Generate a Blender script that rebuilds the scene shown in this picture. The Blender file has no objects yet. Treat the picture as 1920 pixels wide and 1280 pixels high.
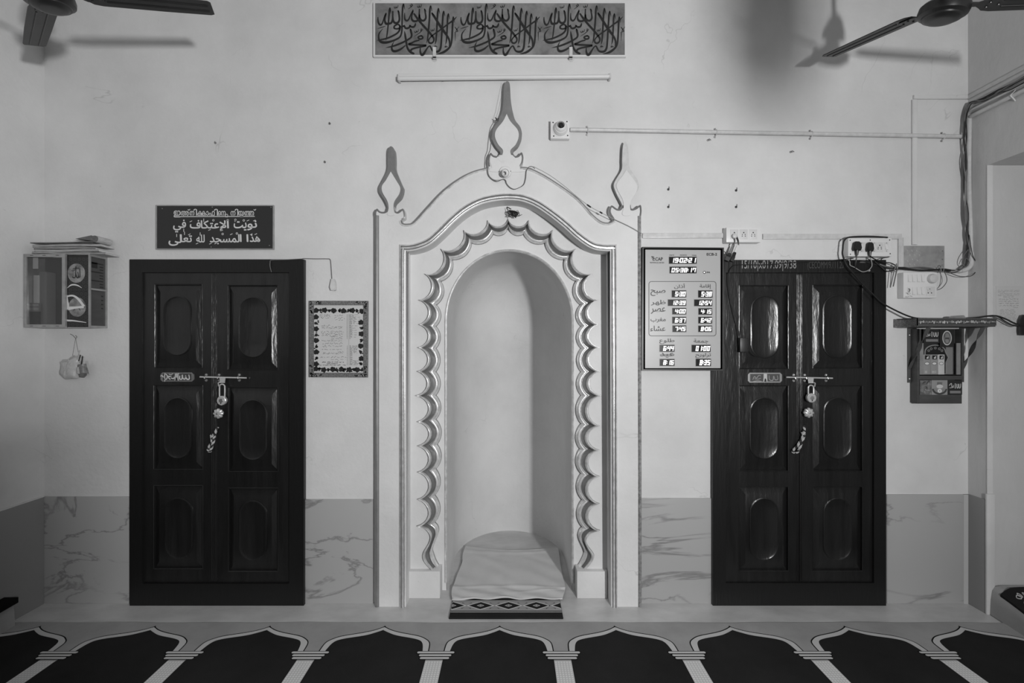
import bpy, bmesh, math, random, unicodedata
from mathutils import Vector, Matrix, geometry
random.seed(7)
R = math.radians
SC = bpy.context.scene
COL = SC.collection

# ------------------------------------------------------------------ camera, world, lights, exposure
D = 2.75                      # camera distance from the niche wall (plane Y = 0)
H = 1.58                      # camera height
S = 310.0                     # photo pixels per metre on the niche wall
cam = bpy.data.cameras.new('camera'); cam.sensor_width = 36; cam.lens = S * D / 1920 * 36
cam.clip_start = .05
CAM = bpy.data.objects.new('camera', cam); COL.objects.link(CAM)
CAM.location = (0, -D, H); CAM.rotation_euler = (R(90), 0, 0)
SC.camera = CAM
vs = SC.view_settings
vs.view_transform = 'Standard'; vs.look = 'None'; vs.gamma = 1; vs.use_curve_mapping = False
vs.exposure = 0
wd = bpy.data.worlds.new('world'); SC.world = wd; wd.use_nodes = True
wd.node_tree.nodes['Background'].inputs[0].default_value = (1, 1, 1, 1)
wd.node_tree.nodes['Background'].inputs[1].default_value = .10

def area(name, loc, target, sx, sy, power, spread=180):
    l = bpy.data.lights.new(name, 'AREA'); l.shape = 'RECTANGLE'; l.size = sx; l.size_y = sy
    l.energy = power; l.spread = R(spread)
    o = bpy.data.objects.new(name, l); COL.objects.link(o); o.location = loc
    o.rotation_euler = (Vector(target) - Vector(loc)).to_track_quat('-Z', 'Y').to_euler()
    return o
area('doorway_daylight', (1.445, -4.0, 1.736), (-2.0, 0, 2.0), .17, .18, 152)
area('side_window_daylight', (3.3, -1.9, 1.62), (1.3, 0, 1.55), .5, 1.1, 3)

# ------------------------------------------------------------------ helpers
def W(px, py, y=0.0):
    """point at depth y that stands at photo position (px, py)"""
    k = (D + y) / D
    return ((px - 960) / S * k, y, H + (640 - py) / S * k)
def PX(px, y=0.0): return (px - 960) / S * (D + y) / D
def PZ(py, y=0.0): return H + (640 - py) / S * (D + y) / D
def FL(px, py, z=0.0):
    d = S * D * (H - z) / (py - 640)
    return ((px - 960) * d / (S * D), d - D, z)
def RW(px, py, x):
    """point on the plane X = x"""
    d = S * D * x / (px - 960)
    return (x, d - D, H + (640 - py) * d / (S * D))

MATS = {}
def nodes_of(m): return m.node_tree.nodes, m.node_tree.links
def mat(name, g, rough=.6, metal=0, spec=.5, bump=None, mottle=None, emit=0, coat=0, rvar=None):
    if name in MATS: return MATS[name]
    m = bpy.data.materials.new(name); m.use_nodes = True
    N, L = nodes_of(m); b = N['Principled BSDF']
    b.inputs['Base Color'].default_value = (g, g, g, 1)
    b.inputs['Roughness'].default_value = rough
    b.inputs['Metallic'].default_value = metal
    b.inputs['Specular IOR Level'].default_value = spec
    b.inputs['Coat Weight'].default_value = coat
    if emit:
        b.inputs['Emission Color'].default_value = (1, 1, 1, 1); b.inputs['Emission Strength'].default_value = emit
    tc = N.new('ShaderNodeTexCoord')
    if mottle:
        sc, amt, stretch = mottle
        mp = N.new('ShaderNodeMapping'); mp.inputs['Scale'].default_value = stretch
        n = N.new('ShaderNodeTexNoise'); n.inputs['Scale'].default_value = sc; n.inputs['Detail'].default_value = 6; n.inputs['Roughness'].default_value = .62
        r = N.new('ShaderNodeMapRange'); r.inputs[1].default_value = .3; r.inputs[2].default_value = .7
        r.inputs[3].default_value = g * (1 - amt); r.inputs[4].default_value = g * (1 + amt)
        L.new(tc.outputs['Object'], mp.inputs[0]); L.new(mp.outputs[0], n.inputs['Vector']); L.new(n.outputs[0], r.inputs[0])
        c = N.new('ShaderNodeCombineColor')
        for i in range(3): L.new(r.outputs[0], c.inputs[i])
        L.new(c.outputs[0], b.inputs['Base Color'])
    if bump:
        sc, st, dist, stretch = bump
        mp = N.new('ShaderNodeMapping'); mp.inputs['Scale'].default_value = stretch
        n = N.new('ShaderNodeTexNoise'); n.inputs['Scale'].default_value = sc; n.inputs['Detail'].default_value = 4
        bp = N.new('ShaderNodeBump'); bp.inputs['Strength'].default_value = st; bp.inputs['Distance'].default_value = dist
        L.new(tc.outputs['Object'], mp.inputs[0]); L.new(mp.outputs[0], n.inputs['Vector']); L.new(n.outputs[0], bp.inputs['Height'])
        L.new(bp.outputs[0], b.inputs['Normal'])
    MATS[name] = m
    return m

I1 = (1, 1, 1)
def tile_mat(name, g):
    m = mat(name, g, .28, spec=.4)
    N, L = nodes_of(m); b = N['Principled BSDF']; tc = N.new('ShaderNodeTexCoord')
    mp = N.new('ShaderNodeMapping'); mp.inputs['Rotation'].default_value = (0, R(-14), 0); mp.inputs['Scale'].default_value = (.8, 1, 2.4)
    n1 = N.new('ShaderNodeTexNoise'); n1.inputs['Scale'].default_value = 1.35; n1.inputs['Detail'].default_value = 7; n1.inputs['Roughness'].default_value = .55
    n1.inputs['Distortion'].default_value = .7
    sub = N.new('ShaderNodeMath'); sub.operation = 'SUBTRACT'; sub.inputs[1].default_value = .5
    ab = N.new('ShaderNodeMath'); ab.operation = 'ABSOLUTE'
    r = N.new('ShaderNodeMapRange'); r.inputs[1].default_value = 0; r.inputs[2].default_value = .016; r.inputs[3].default_value = 1; r.inputs[4].default_value = 0
    n2 = N.new('ShaderNodeTexNoise'); n2.inputs['Scale'].default_value = 2.2; n2.inputs['Detail'].default_value = 3
    r2 = N.new('ShaderNodeMapRange'); r2.inputs[1].default_value = .33; r2.inputs[2].default_value = .52; r2.inputs[3].default_value = 0; r2.inputs[4].default_value = 1
    mu = N.new('ShaderNodeMath'); mu.operation = 'MULTIPLY'
    mx = N.new('ShaderNodeMix'); mx.data_type = 'RGBA'
    mx.inputs[6].default_value = (g, g, g, 1); mx.inputs[7].default_value = (g * .55, g * .55, g * .55, 1)
    L.new(tc.outputs['Object'], mp.inputs[0]); L.new(mp.outputs[0], n1.inputs['Vector']); L.new(n1.outputs[0], sub.inputs[0])
    L.new(sub.outputs[0], ab.inputs[0]); L.new(ab.outputs[0], r.inputs[0]); L.new(tc.outputs['Object'], n2.inputs['Vector'])
    L.new(n2.outputs[0], r2.inputs[0]); L.new(r.outputs[0], mu.inputs[0]); L.new(r2.outputs[0], mu.inputs[1])
    L.new(mu.outputs[0], mx.inputs[0]); L.new(mx.outputs[2], b.inputs['Base Color'])
    return m
def glass_mat(name, tint, mixf):
    m = bpy.data.materials.new(name); m.use_nodes = True
    N, L = nodes_of(m); N.remove(N['Principled BSDF'])
    t = N.new('ShaderNodeBsdfTransparent'); t.inputs[0].default_value = (tint, tint, tint, 1)
    gl = N.new('ShaderNodeBsdfGlossy'); gl.inputs['Roughness'].default_value = .03; gl.inputs['Color'].default_value = (.8, .8, .8, 1)
    mx = N.new('ShaderNodeMixShader'); mx.inputs[0].default_value = mixf
    L.new(t.outputs[0], mx.inputs[1]); L.new(gl.outputs[0], mx.inputs[2]); L.new(mx.outputs[0], N['Material Output'].inputs[0])
    return m

def plaster_mat(name, g):
    m = mat(name, g, .62, spec=.3, mottle=(1.6, .10, I1), bump=(40, .30, .005, I1))
    N, L = nodes_of(m); b = N['Principled BSDF']
    src = b.inputs['Base Color'].links[0].from_socket
    tc = N.new('ShaderNodeTexCoord')
    # thin worn scratches and specks of dirt in the paint
    n = N.new('ShaderNodeTexNoise'); n.inputs['Scale'].default_value = 17; n.inputs['Detail'].default_value = 8; n.inputs['Roughness'].default_value = .72
    r = N.new('ShaderNodeMapRange'); r.inputs[1].default_value = .665; r.inputs[2].default_value = .75; r.inputs[3].default_value = 1; r.inputs[4].default_value = .55
    mu = N.new('ShaderNodeMix'); mu.data_type = 'RGBA'; mu.blend_type = 'MULTIPLY'; mu.inputs[0].default_value = 1
    c = N.new('ShaderNodeCombineColor')
    L.new(tc.outputs['Object'], n.inputs['Vector']); L.new(n.outputs[0], r.inputs[0])
    for i in range(3): L.new(r.outputs[0], c.inputs[i])
    L.new(src, mu.inputs[6]); L.new(c.outputs[0], mu.inputs[7])
    # hairline cracks
    n1 = N.new('ShaderNodeTexNoise'); n1.inputs['Scale'].default_value = 1.15; n1.inputs['Detail'].default_value = 5; n1.inputs['Distortion'].default_value = .5
    sb = N.new('ShaderNodeMath'); sb.operation = 'SUBTRACT'; sb.inputs[1].default_value = .5
    ab = N.new('ShaderNodeMath'); ab.operation = 'ABSOLUTE'
    r1 = N.new('ShaderNodeMapRange'); r1.inputs[1].default_value = 0; r1.inputs[2].default_value = .0022; r1.inputs[3].default_value = 1; r1.inputs[4].default_value = 0
    n2 = N.new('ShaderNodeTexNoise'); n2.inputs['Scale'].default_value = 2.6; n2.inputs['Detail'].default_value = 2
    r2 = N.new('ShaderNodeMapRange'); r2.inputs[1].default_value = .54; r2.inputs[2].default_value = .62; r2.inputs[3].default_value = 0; r2.inputs[4].default_value = .3
    k = N.new('ShaderNodeMath'); k.operation = 'MULTIPLY'
    m2 = N.new('ShaderNodeMix'); m2.data_type = 'RGBA'; m2.inputs[7].default_value = (g * .3, g * .3, g * .3, 1)
    L.new(tc.outputs['Object'], n1.inputs['Vector']); L.new(n1.outputs[0], sb.inputs[0]); L.new(sb.outputs[0], ab.inputs[0]); L.new(ab.outputs[0], r1.inputs[0])
    L.new(tc.outputs['Object'], n2.inputs['Vector']); L.new(n2.outputs[0], r2.inputs[0]); L.new(r1.outputs[0], k.inputs[0]); L.new(r2.outputs[0], k.inputs[1])
    L.new(k.outputs[0], m2.inputs[0]); L.new(mu.outputs[2], m2.inputs[6]); L.new(m2.outputs[2], b.inputs['Base Color'])
    return m

M = dict(
 wall=plaster_mat('plaster', .60),
 niche=plaster_mat('niche_plaster', .62),
 side=mat('side_plaster', .52, .6, spec=.3, mottle=(1.6, .06, I1), bump=(14, .35, .012, (1, 1, .5))),
 ceil=mat('ceiling_paint', .55, .8),
 tile=tile_mat('marble_tile', .37),
 tile_plain=mat('plain_tile', .24, .3),
 tile_edge=mat('tile_edge_light', .46, .35),
 cement=mat('polished_cement', .49, .32, mottle=(3, .18, (1, 2, 1)), bump=(30, .15, .004, I1)),
 wood=mat('dark_varnish', .010, .28, spec=.5, bump=(26, .55, .006, (1.3, 1, .28)), mottle=(5, .35, (3, 1, .3))),
 wood_plain=mat('dark_varnish_matt', .009, .36, spec=.32, bump=(34, .4, .004, (2.2, 1, .2))),
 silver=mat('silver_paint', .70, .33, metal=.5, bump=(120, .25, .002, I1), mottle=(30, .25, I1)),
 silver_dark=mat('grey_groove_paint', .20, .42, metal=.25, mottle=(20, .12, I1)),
 silver_worn=mat('worn_silver_paint', .30, .45, metal=.4, mottle=(60, .45, I1), bump=(90, .5, .004, I1)),
 white=mat('white_plastic', .66, .35),
 offwhite=mat('aged_plastic', .56, .45, mottle=(12, .08, I1)),
 pvc=mat('pvc_conduit', .52, .4, mottle=(25, .12, (1, 1, 1))),
 grey=mat('grey_plastic', .20, .45),
 black=mat('black_plastic', .012, .4),
 cable=mat('black_cable', .014, .5),
 cable_grey=mat('grey_cable', .12, .55),
 wire_light=mat('pale_wire', .30, .5),
 chrome=mat('chrome', .72, .25, metal=.6),
 steel=mat('dull_steel', .38, .38, metal=.9),
 brass=mat('brushed_brass', .52, .32, metal=.8),
 fan=mat('fan_enamel', .016, .38, mottle=(14, .3, I1)),
 board=mat('sign_black', .018, .35),
 letter=mat('sign_white', .62, .5),
 ink=mat('black_ink', .008, .5),
 calbg=mat('calligraphy_ground', .17, .5, mottle=(9, .45, I1)),
 frame_white=mat('white_frame', .62, .45),
 clockface=mat('clock_face', .37, .38, spec=.5),
 window=mat('display_black', .006, .2),
 led=mat('led_white', .9, .5, emit=1.6),
 ink_grey=mat('dark_grey_ink', .05, .5),
 paper=mat('paper', .50, .8, mottle=(6, .05, I1)),
 news=mat('newsprint', .42, .85, mottle=(30, .35, (.6, 1, 14))),
 news_dark=mat('newsprint_dark', .12, .8, mottle=(60, .5, (1, 1, 6))),
 alu=mat('aluminium_trim', .36, .35, metal=.5, mottle=(20, .15, I1)),
 glitter=mat('glitter_foil', .20, .35, metal=.4, mottle=(160, .7, I1)),
 lining=mat('patterned_lining', .018, .5),
 lining2=mat('lining_circles', .032, .5),
 medal=mat('medallion_paper', .20, .5, mottle=(25, .6, I1)),
 interior=mat('cabinet_inside', .05, .7),
 bag=mat('plastic_bag', .46, .35, mottle=(8, .08, I1), bump=(30, .5, .01, I1)),
 carpet_dark=mat('carpet_dark_pile', .0185, .95, spec=.1, bump=(420, .3, .003, I1), mottle=(3, .2, I1)),
 carpet_grey=mat('carpet_grey_pile', .31, .95, spec=.1, bump=(420, .3, .003, I1), mottle=(4, .12, I1)),
 carpet_band=mat('carpet_band_pile', .50, .95, spec=.1, bump=(420, .3, .003, I1)),
 carpet_light=mat('carpet_light_pile', .66, .95, spec=.1),
 carpet_line=mat('carpet_outline_pile', .006, .95, spec=.1),
 towel=mat('cotton_towel', .62, .95, spec=.1, bump=(420, .7, .003, I1), mottle=(5, .05, I1)),
 brown=mat('brown_painted_board', .055, .5, mottle=(8, .2, (1, 1, 4))),
 brown_dark=mat('dark_card', .02, .45),
 bracket=mat('bracket_steel', .075, .5),
 card=mat('printed_card', .14, .45, mottle=(40, .7, I1)),
 box_grey=mat('incense_box_print', .27, .35),
 box_light=mat('incense_box_pale', .50, .35),
 stone_tape=mat('metal_sheet', .33, .45, metal=.3, mottle=(18, .2, I1)),
)
CABGLASS = glass_mat('cabinet_glass', .82, .07)

class MB:
    def __init__(s): s.v = []; s.f = []; s.m = []; s.mats = []
    def mi(s, m):
        m = M[m] if isinstance(m, str) else m
        if m not in s.mats: s.mats.append(m)
        return s.mats.index(m)
    def add(s, vs, fs, m):
        k = len(s.v); i = s.mi(m)
        s.v += [tuple(v) for v in vs]
        for f in fs: s.f.append(tuple(a + k for a in f)); s.m.append(i)
        return s
    def box(s, x0, x1, y0, y1, z0, z1, m, bv=0):
        if bv:
            bm = bmesh.new(); bmesh.ops.create_cube(bm, size=1)
            for v in bm.verts:
                v.co = ((x0 + x1) / 2 + v.co.x * (x1 - x0), (y0 + y1) / 2 + v.co.y * (y1 - y0), (z0 + z1) / 2 + v.co.z * (z1 - z0))
            bmesh.ops.bevel(bm, geom=bm.edges[:], offset=bv, segments=2, affect='EDGES', profile=.6)
            bm.verts.index_update()
            s.add([v.co[:] for v in bm.verts], [[v.index for v in f.verts] for f in bm.faces], m); bm.free(); return s
        v = [(x, y, z) for x in (x0, x1) for y in (y0, y1) for z in (z0, z1)]
        return s.add(v, [(0, 1, 3, 2), (4, 6, 7, 5), (0, 4, 5, 1), (2, 3, 7, 6), (0, 2, 6, 4), (1, 5, 7, 3)], m)
    def pbox(s, px0, py0, px1, py1, y0, y1, m, bv=0):
        """box between depths y0 (front) and y1 whose FRONT stands at the photo rectangle"""
        return s.box(PX(px0, y0), PX(px1, y0), y0, y1, PZ(py1, y0), PZ(py0, y0), m, bv)
    def plate(s, poly, yf, yb, m, holes=(), msid=None):
        """poly: (x, z) outline; front at yf, back at yb"""
        loops = [list(poly)] + [list(h) for h in holes]
        pts = [Vector((x, z, 0)) for l in loops for x, z in l]
        tris = geometry.tessellate_polygon([[Vector((x, z, 0)) for x, z in l] for l in loops])
        n = len(pts)
        s.add([(p.x, yf, p.y) for p in pts], [tuple(t) for t in tris], m)
        if yb is not None and yb != yf:
            k = 0; vv = []; ff = []
            for l in loops:
                c = len(l); b = len(vv)
                vv += [(x, yf, z) for x, z in l] + [(x, yb, z) for x, z in l]
                for i in range(c):
                    j = (i + 1) % c; ff.append((b + i, b + j, b + c + j, b + c + i))
            s.add(vv, ff, msid or m)
            s.add([(p.x, yb, p.y) for p in pts], [tuple(reversed(t)) for t in tris], msid or m)
        return s
    def tube(s, pts, r, m, seg=8, cap=True, sm=0):
        pts = [Vector(p) for p in pts]
        if sm: pts = [Vector(p) for p in spline([p[:] for p in pts], sm)]
        n = len(pts); rr = r if isinstance(r, (list, tuple)) else [r] * n
        if len(rr) != n:
            rr = [rr[min(len(rr) - 1, int(i * (len(rr) - 1) / (n - 1) + .5))] for i in range(n)]
        t0 = (pts[1] - pts[0]).normalized(); up = t0.orthogonal().normalized()
        vv = []; ff = []
        for i, p in enumerate(pts):
            t = (pts[min(i + 1, n - 1)] - pts[max(i - 1, 0)])
            t = t.normalized() if t.length > 1e-9 else t0
            up = (up - t * up.dot(t)); up = up.normalized() if up.length > 1e-6 else t.orthogonal().normalized()
            sd = t.cross(up)
            for k in range(seg):
                a = 2 * math.pi * k / seg
                vv.append(p + (up * math.cos(a) + sd * math.sin(a)) * rr[i])
        for i in range(n - 1):
            for k in range(seg):
                q = (k + 1) % seg
                ff.append((i * seg + k, i * seg + q, (i + 1) * seg + q, (i + 1) * seg + k))
        if cap: ff += [tuple(reversed(range(seg))), tuple(range((n - 1) * seg, n * seg))]
        return s.add(vv, ff, m)
    def lathe(s, prof, c, m, axis=(0, 0, 1), seg=28, lobes=0, amp=0):
        """prof: (radius, height along axis)"""
        ax = Vector(axis).normalized(); u = ax.orthogonal().normalized()
        if abs(ax.z) < .5: u = Vector((0, 0, 1)) - ax * ax.z; u.normalize()
        w = ax.cross(u); c = Vector(c); vv = []; ff = []
        for r, h in prof:
            for k in range(seg):
                a = 2 * math.pi * k / seg; q = r * (1 + amp * (abs(math.cos(lobes * a / 2)) - .6)) if lobes else r
                vv.append(c + ax * h + (u * math.cos(a) + w * math.sin(a)) * q)
        n = len(prof)
        for i in range(n - 1):
            for k in range(seg):
                j = (k + 1) % seg; ff.append((i * seg + k, i * seg + j, (i + 1) * seg + j, (i + 1) * seg + k))
        if prof[0][0] > 1e-5: ff.append(tuple(reversed(range(seg))))
        if prof[-1][0] > 1e-5: ff.append(tuple(range((n - 1) * seg, n * seg)))
        return s.add(vv, ff, m)
    def strip(s, A, B, m):
        """ruled quads between two polylines of 3-D points"""
        n = len(A)
        return s.add(list(A) + list(B), [(i, i + 1, n + i + 1, n + i) for i in range(n - 1)], m)
    def stroke(s, pts, y, m, k=1.0, sm=6):
        """brush stroke in the plane Y = y: pts are (x, z, width)"""
        if sm: pts = spline(pts, sm)
        A = []; B = []; n = len(pts)
        for i, (x, z, w) in enumerate(pts):
            a = pts[max(i - 1, 0)]; b = pts[min(i + 1, n - 1)]
            dx, dz = b[0] - a[0], b[1] - a[1]; l = math.hypot(dx, dz) or 1
            nx, nz = -dz / l * w / 2 * k, dx / l * w / 2 * k
            A.append((x + nx, y, z + nz)); B.append((x - nx, y, z - nz))
        return s.strip(A, B, m)

def spline(pts, sub):
    """Catmull-Rom through tuples of any size"""
    n = len(pts); out = []
    if n < 3:
        return [tuple(pts[0][k] + (pts[1][k] - pts[0][k]) * j / sub for k in range(len(pts[0]))) for j in range(sub + 1)]
    for i in range(n - 1):
        p0, p1, p2, p3 = pts[max(i - 1, 0)], pts[i], pts[i + 1], pts[min(i + 2, n - 1)]
        for j in range(sub):
            t = j / sub
            out.append(tuple(.5 * (2 * b + (c - a) * t + (2 * a - 5 * b + 4 * c - d) * t * t + (3 * b - a - 3 * c + d) * t ** 3)
                             for a, b, c, d in zip(p0, p1, p2, p3)))
    out.append(tuple(pts[-1])); return out
def smoothloop(chunks, sub=5):
    """chunks of points; smooth inside a chunk, corner between chunks"""
    out = []
    for c in chunks:
        q = spline(c, sub) if len(c) > 2 else list(c)
        if out and math.hypot(out[-1][0] - q[0][0], out[-1][1] - q[0][1]) < 1e-6: q = q[1:]
        out += q
    return out
def pp(pts, y=0.0): return [(PX(a, y), PZ(b, y)) for a, b in pts]
def ell(cx, cz, rx, rz, n=28): return [(cx + rx * math.cos(2 * math.pi * i / n), cz + rz * math.sin(2 * math.pi * i / n)) for i in range(n)]
def rrect(x0, z0, x1, z1, r, n=5):
    o = []
    for cx, cz, a0 in ((x1 - r, z1 - r, 0), (x0 + r, z1 - r, 90), (x0 + r, z0 + r, 180), (x1 - r, z0 + r, 270)):
        o += [(cx + r * math.cos(R(a0 + 90 * i / n)), cz + r * math.sin(R(a0 + 90 * i / n))) for i in range(n + 1)]
    return o

ROOT = {}
def link_mesh(name, mb, origin, parent=None, smooth=35):
    me = bpy.data.meshes.new(name)
    o3 = Vector(origin)
    me.from_pydata([Vector(v) - o3 for v in mb.v], [], mb.f)
    for m in mb.mats: me.materials.append(m)
    me.polygons.foreach_set('material_index', mb.m)
    bm = bmesh.new(); bm.from_mesh(me)
    bmesh.ops.remove_doubles(bm, verts=bm.verts, dist=1e-6)
    bmesh.ops.recalc_face_normals(bm, faces=bm.faces); bm.to_mesh(me); bm.free()
    me.polygons.foreach_set('use_smooth', [True] * len(me.polygons))
    me.set_sharp_from_angle(angle=R(smooth)); me.update()
    ob = bpy.data.objects.new(name, me); COL.objects.link(ob)
    return ob
def thing(name, loc, label, cat, group=None):
    e = bpy.data.objects.new(name, None); COL.objects.link(e); e.location = loc; e.empty_display_size = .05
    e['label'] = label; e['category'] = cat
    if group: e['group'] = group
    ROOT[e] = Vector(loc); return e
def part(name, mb, par, label=None, smooth=35):
    base = ROOT[par]; o = link_mesh(name, mb, base, smooth=smooth); o.parent = par; ROOT[o] = base
    if label: o['label'] = label
    return o
def solo(name, mb, label, cat, group=None, smooth=35):
    xs = [v[0] for v in mb.v]; ys = [v[1] for v in mb.v]; zs = [v[2] for v in mb.v]
    c = ((min(xs) + max(xs)) / 2, (min(ys) + max(ys)) / 2, min(zs))
    o = link_mesh(name, mb, c, smooth=smooth); o.location = c; ROOT[o] = Vector(c)
    o['label'] = label; o['category'] = cat
    if group: o['group'] = group
    return o
def struct(name, mb, label=None, smooth=35):
    o = link_mesh(name, mb, (0, 0, 0), smooth=smooth); o['kind'] = 'structure'; ROOT[o] = Vector((0, 0, 0))
    if label: o['label'] = label
    return o

# ---- lettering: outlines of the built-in font, each contour filled by itself
FORMS = {}
for cp in list(range(0xFE70, 0xFEFD)) + list(range(0xFB50, 0xFB60)):
    d = unicodedata.decomposition(chr(cp)).split()
    if d and d[0] in ('<isolated>', '<final>', '<initial>', '<medial>'):
        FORMS.setdefault(''.join(chr(int(x, 16)) for x in d[1:]), {})[d[0][1:-1]] = chr(cp)
def arabic(s):
    """joined letter shapes in the order they stand from left to right"""
    u = []; i = 0
    while i < len(s):
        if s[i] == '\u0644' and i + 1 < len(s) and s[i + 1] in '\u0627\u0623\u0625\u0622': u.append(s[i:i + 2]); i += 2
        else: u.append(s[i]); i += 1
    o = []
    for i, c in enumerate(u):
        f = FORMS.get(c)
        if not f: o.append(c); continue
        pj = i > 0 and FORMS.get(u[i - 1], {}).get('initial') is not None and len(u[i - 1]) == 1
        nj = i + 1 < len(u) and FORMS.get(u[i + 1], {}).get('final') is not None and f.get('initial') is not None
        k = 'medial' if pj and nj and 'medial' in f else 'final' if pj and 'final' in f else 'initial' if nj else 'isolated'
        o.append(f.get(k, f.get('isolated', c)))
    return ''.join(reversed(o))
DG = bpy.context.evaluated_depsgraph_get
GLY = {}
def outlines(body):
    if body in GLY: return GLY[body]
    c = bpy.data.curves.new('t', 'FONT'); c.body = body; c.size = 1
    o = bpy.data.objects.new('t', c); COL.objects.link(o)
    bpy.context.view_layer.update()
    dg = DG(); cu = o.evaluated_get(dg).to_curve(dg)
    res = []
    for sp in cu.splines:
        pts = []
        if sp.type == 'BEZIER':
            b = sp.bezier_points; n = len(b)
            for i in range(n):
                a, d = b[i], b[(i + 1) % n]
                straight = (a.handle_right - a.co).length < 1e-5 and (d.handle_left - d.co).length < 1e-5
                q = [a.co, d.co] if straight else geometry.interpolate_bezier(a.co, a.handle_right, d.handle_left, d.co, 5)
                pts += [(p[0], p[1]) for p in q[:-1]]
        else: pts = [(p.co[0], p.co[1]) for p in sp.points]
        cl = []
        for p in pts:
            if not cl or math.hypot(p[0] - cl[-1][0], p[1] - cl[-1][1]) > 1e-4: cl.append(p)
        if len(cl) > 2: res.append(cl)
    o.evaluated_get(dg).to_curve_clear()
    bpy.data.objects.remove(o); bpy.data.curves.remove(c)
    GLY[body] = res; return res
def sarea(l): return sum(l[i][0] * l[(i + 1) % len(l)][1] - l[(i + 1) % len(l)][0] * l[i][1] for i in range(len(l))) / 2
def inside(p, l):
    r = False; n = len(l)
    for i in range(n):
        a, b = l[i], l[(i + 1) % n]
        if (a[1] > p[1]) != (b[1] > p[1]) and p[0] < (b[0] - a[0]) * (p[1] - a[1]) / (b[1] - a[1]) + a[0]: r = not r
    return r
TXT = [0]
def text(mb, body, box, y, m, bold=0.0, skew=0.0):
    """box: photo rectangle (px0, py0, px1, py1) on plane y"""
    L = outlines(body)
    if not L: return
    big = max(L, key=lambda l: abs(sarea(l))); sg = 1 if sarea(big) > 0 else -1
    xs = [p[0] for l in L for p in l]; zs = [p[1] for l in L for p in l]
    x0, x1, z0, z1 = min(xs), max(xs), min(zs), max(zs)
    a0, b1 = PX(box[0], y), PX(box[2], y); c0, c1 = PZ(box[3], y), PZ(box[1], y)
    def T(p):
        v = (p[1] - z0) / (z1 - z0 or 1)
        return (a0 + (p[0] - x0) / (x1 - x0 or 1) * (b1 - a0) + skew * (v - .5) * (c1 - c0), c0 + v * (c1 - c0))
    outer = [l for l in L if sarea(l) * sg > 0]; hole = [l for l in L if sarea(l) * sg <= 0]
    for l in outer:                                  # every contour a hair in front of the last, so that none coincide
        hs = [h for h in hole if inside(h[0], l)]
        TXT[0] = (TXT[0] + 1) % 14; yo = y - TXT[0] * 4e-5
        mb.plate([T(p) for p in l], yo, None, m, [[T(p) for p in h] for h in hs])
    if bold:
        k = bold * min((b1 - a0) / (x1 - x0 or 1), (c1 - c0) / (z1 - z0 or 1)) * 2
        for i, l in enumerate(L):
            q = [(*T(p), k) for p in l]; mb.stroke(q + q[:1], y - 6e-4 - (TXT[0] + i) * 4e-5, m, sm=0)
SEG = {'0': 'abcdef', '1': 'bc', '2': 'abged', '3': 'abgcd', '4': 'fgbc', '5': 'afgcd', '6': 'afgedc', '7': 'abc', '8': 'abcdefg', '9': 'abcfgd', 'n': 'fabc', ' ': ''}
def digits(mb, s, px0, py0, px1, py1, y, m):
    """seven-segment characters filling the photo rectangle; ':' and '.' are narrow"""
    wts = [.28 if c in ':.' else .62 if c == '|' else 1 for c in s]; tot = sum(wts); x = px0
    for c, w in zip(s, wts):
        cw = (px1 - px0) * w / tot; h = py1 - py0; t = h * .17
        def P(u, v): # u 0..1 across, v 0..1 down, leaning right
            return (PX(x + cw * (.12 + .76 * u) + (.5 - v) * h * .16, y), PZ(py0 + v * h, y))
        if c in ':.':
            for v in ((.33, .67) if c == ':' else (.93,)):
                mb.plate([P(.1, v - .09), P(.9, v - .09), P(.9, v + .09), P(.1, v + .09)], y, None, m)
        else:
            a = t / (cw * .76); b = t / h
            seg = dict(a=(0, 0, 1, b), d=(0, 1 - b, 1, 1), g=(0, .5 - b / 2, 1, .5 + b / 2), f=(0, 0, a, .5), e=(0, .5, a, 1), b=(1 - a, 0, 1, .5), c=(1 - a, .5, 1, 1))
            for k in SEG.get(c, ''):
                u0, v0, u1, v1 = seg[k]
                mb.plate([P(u0, v0), P(u1, v0), P(u1, v1), P(u0, v1)], y, None, m)
        x += cw
def squiggle(mb, px0, px1, py, h, y, m, w=1.1, seed=0, step=2.2):
    """a line of handwriting too small to read"""
    r = random.Random(seed); x = px0
    while x < px1 - 2:
        l = r.uniform(3, 9); e = min(px1, x + l); pts = []; q = x
        while q < e:
            pts.append((PX(q, y), PZ(py + r.uniform(-h, h), y), w / S * r.uniform(.6, 1.1))); q += step
        if len(pts) > 1: mb.stroke(pts, y, m, sm=3)
        x = e + r.uniform(.8, 2.2)

# ------------------------------------------------------------------ the room
XL, XR, ZC, YB = PX(83), PX(1815), 3.8, -4.7
JY = -.11                                            # far jamb of the side opening
def offset_path(P, w):
    """shift an open polyline sideways by w (to the right of its direction when w > 0, in x/z)"""
    n = len(P); o = []
    for i in range(n):
        def nrm(a, b):
            dx, dz = b[0] - a[0], b[1] - a[1]; l = math.hypot(dx, dz) or 1; return (dz / l, -dx / l)
        if i == 0: nx, nz = nrm(P[0], P[1]); k = 1
        elif i == n - 1: nx, nz = nrm(P[-2], P[-1]); k = 1
        else:
            a = nrm(P[i - 1], P[i]); b = nrm(P[i], P[i + 1]); nx, nz = a[0] + b[0], a[1] + b[1]; l = math.hypot(nx, nz) or 1
            nx /= l; nz /= l; k = 1 / max(.4, nx * a[0] + nz * a[1])
        o.append((P[i][0] + nx * w * k, P[i][1] + nz * w * k))
    return o
YF = -.04                                            # front plane of the niche surround
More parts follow.
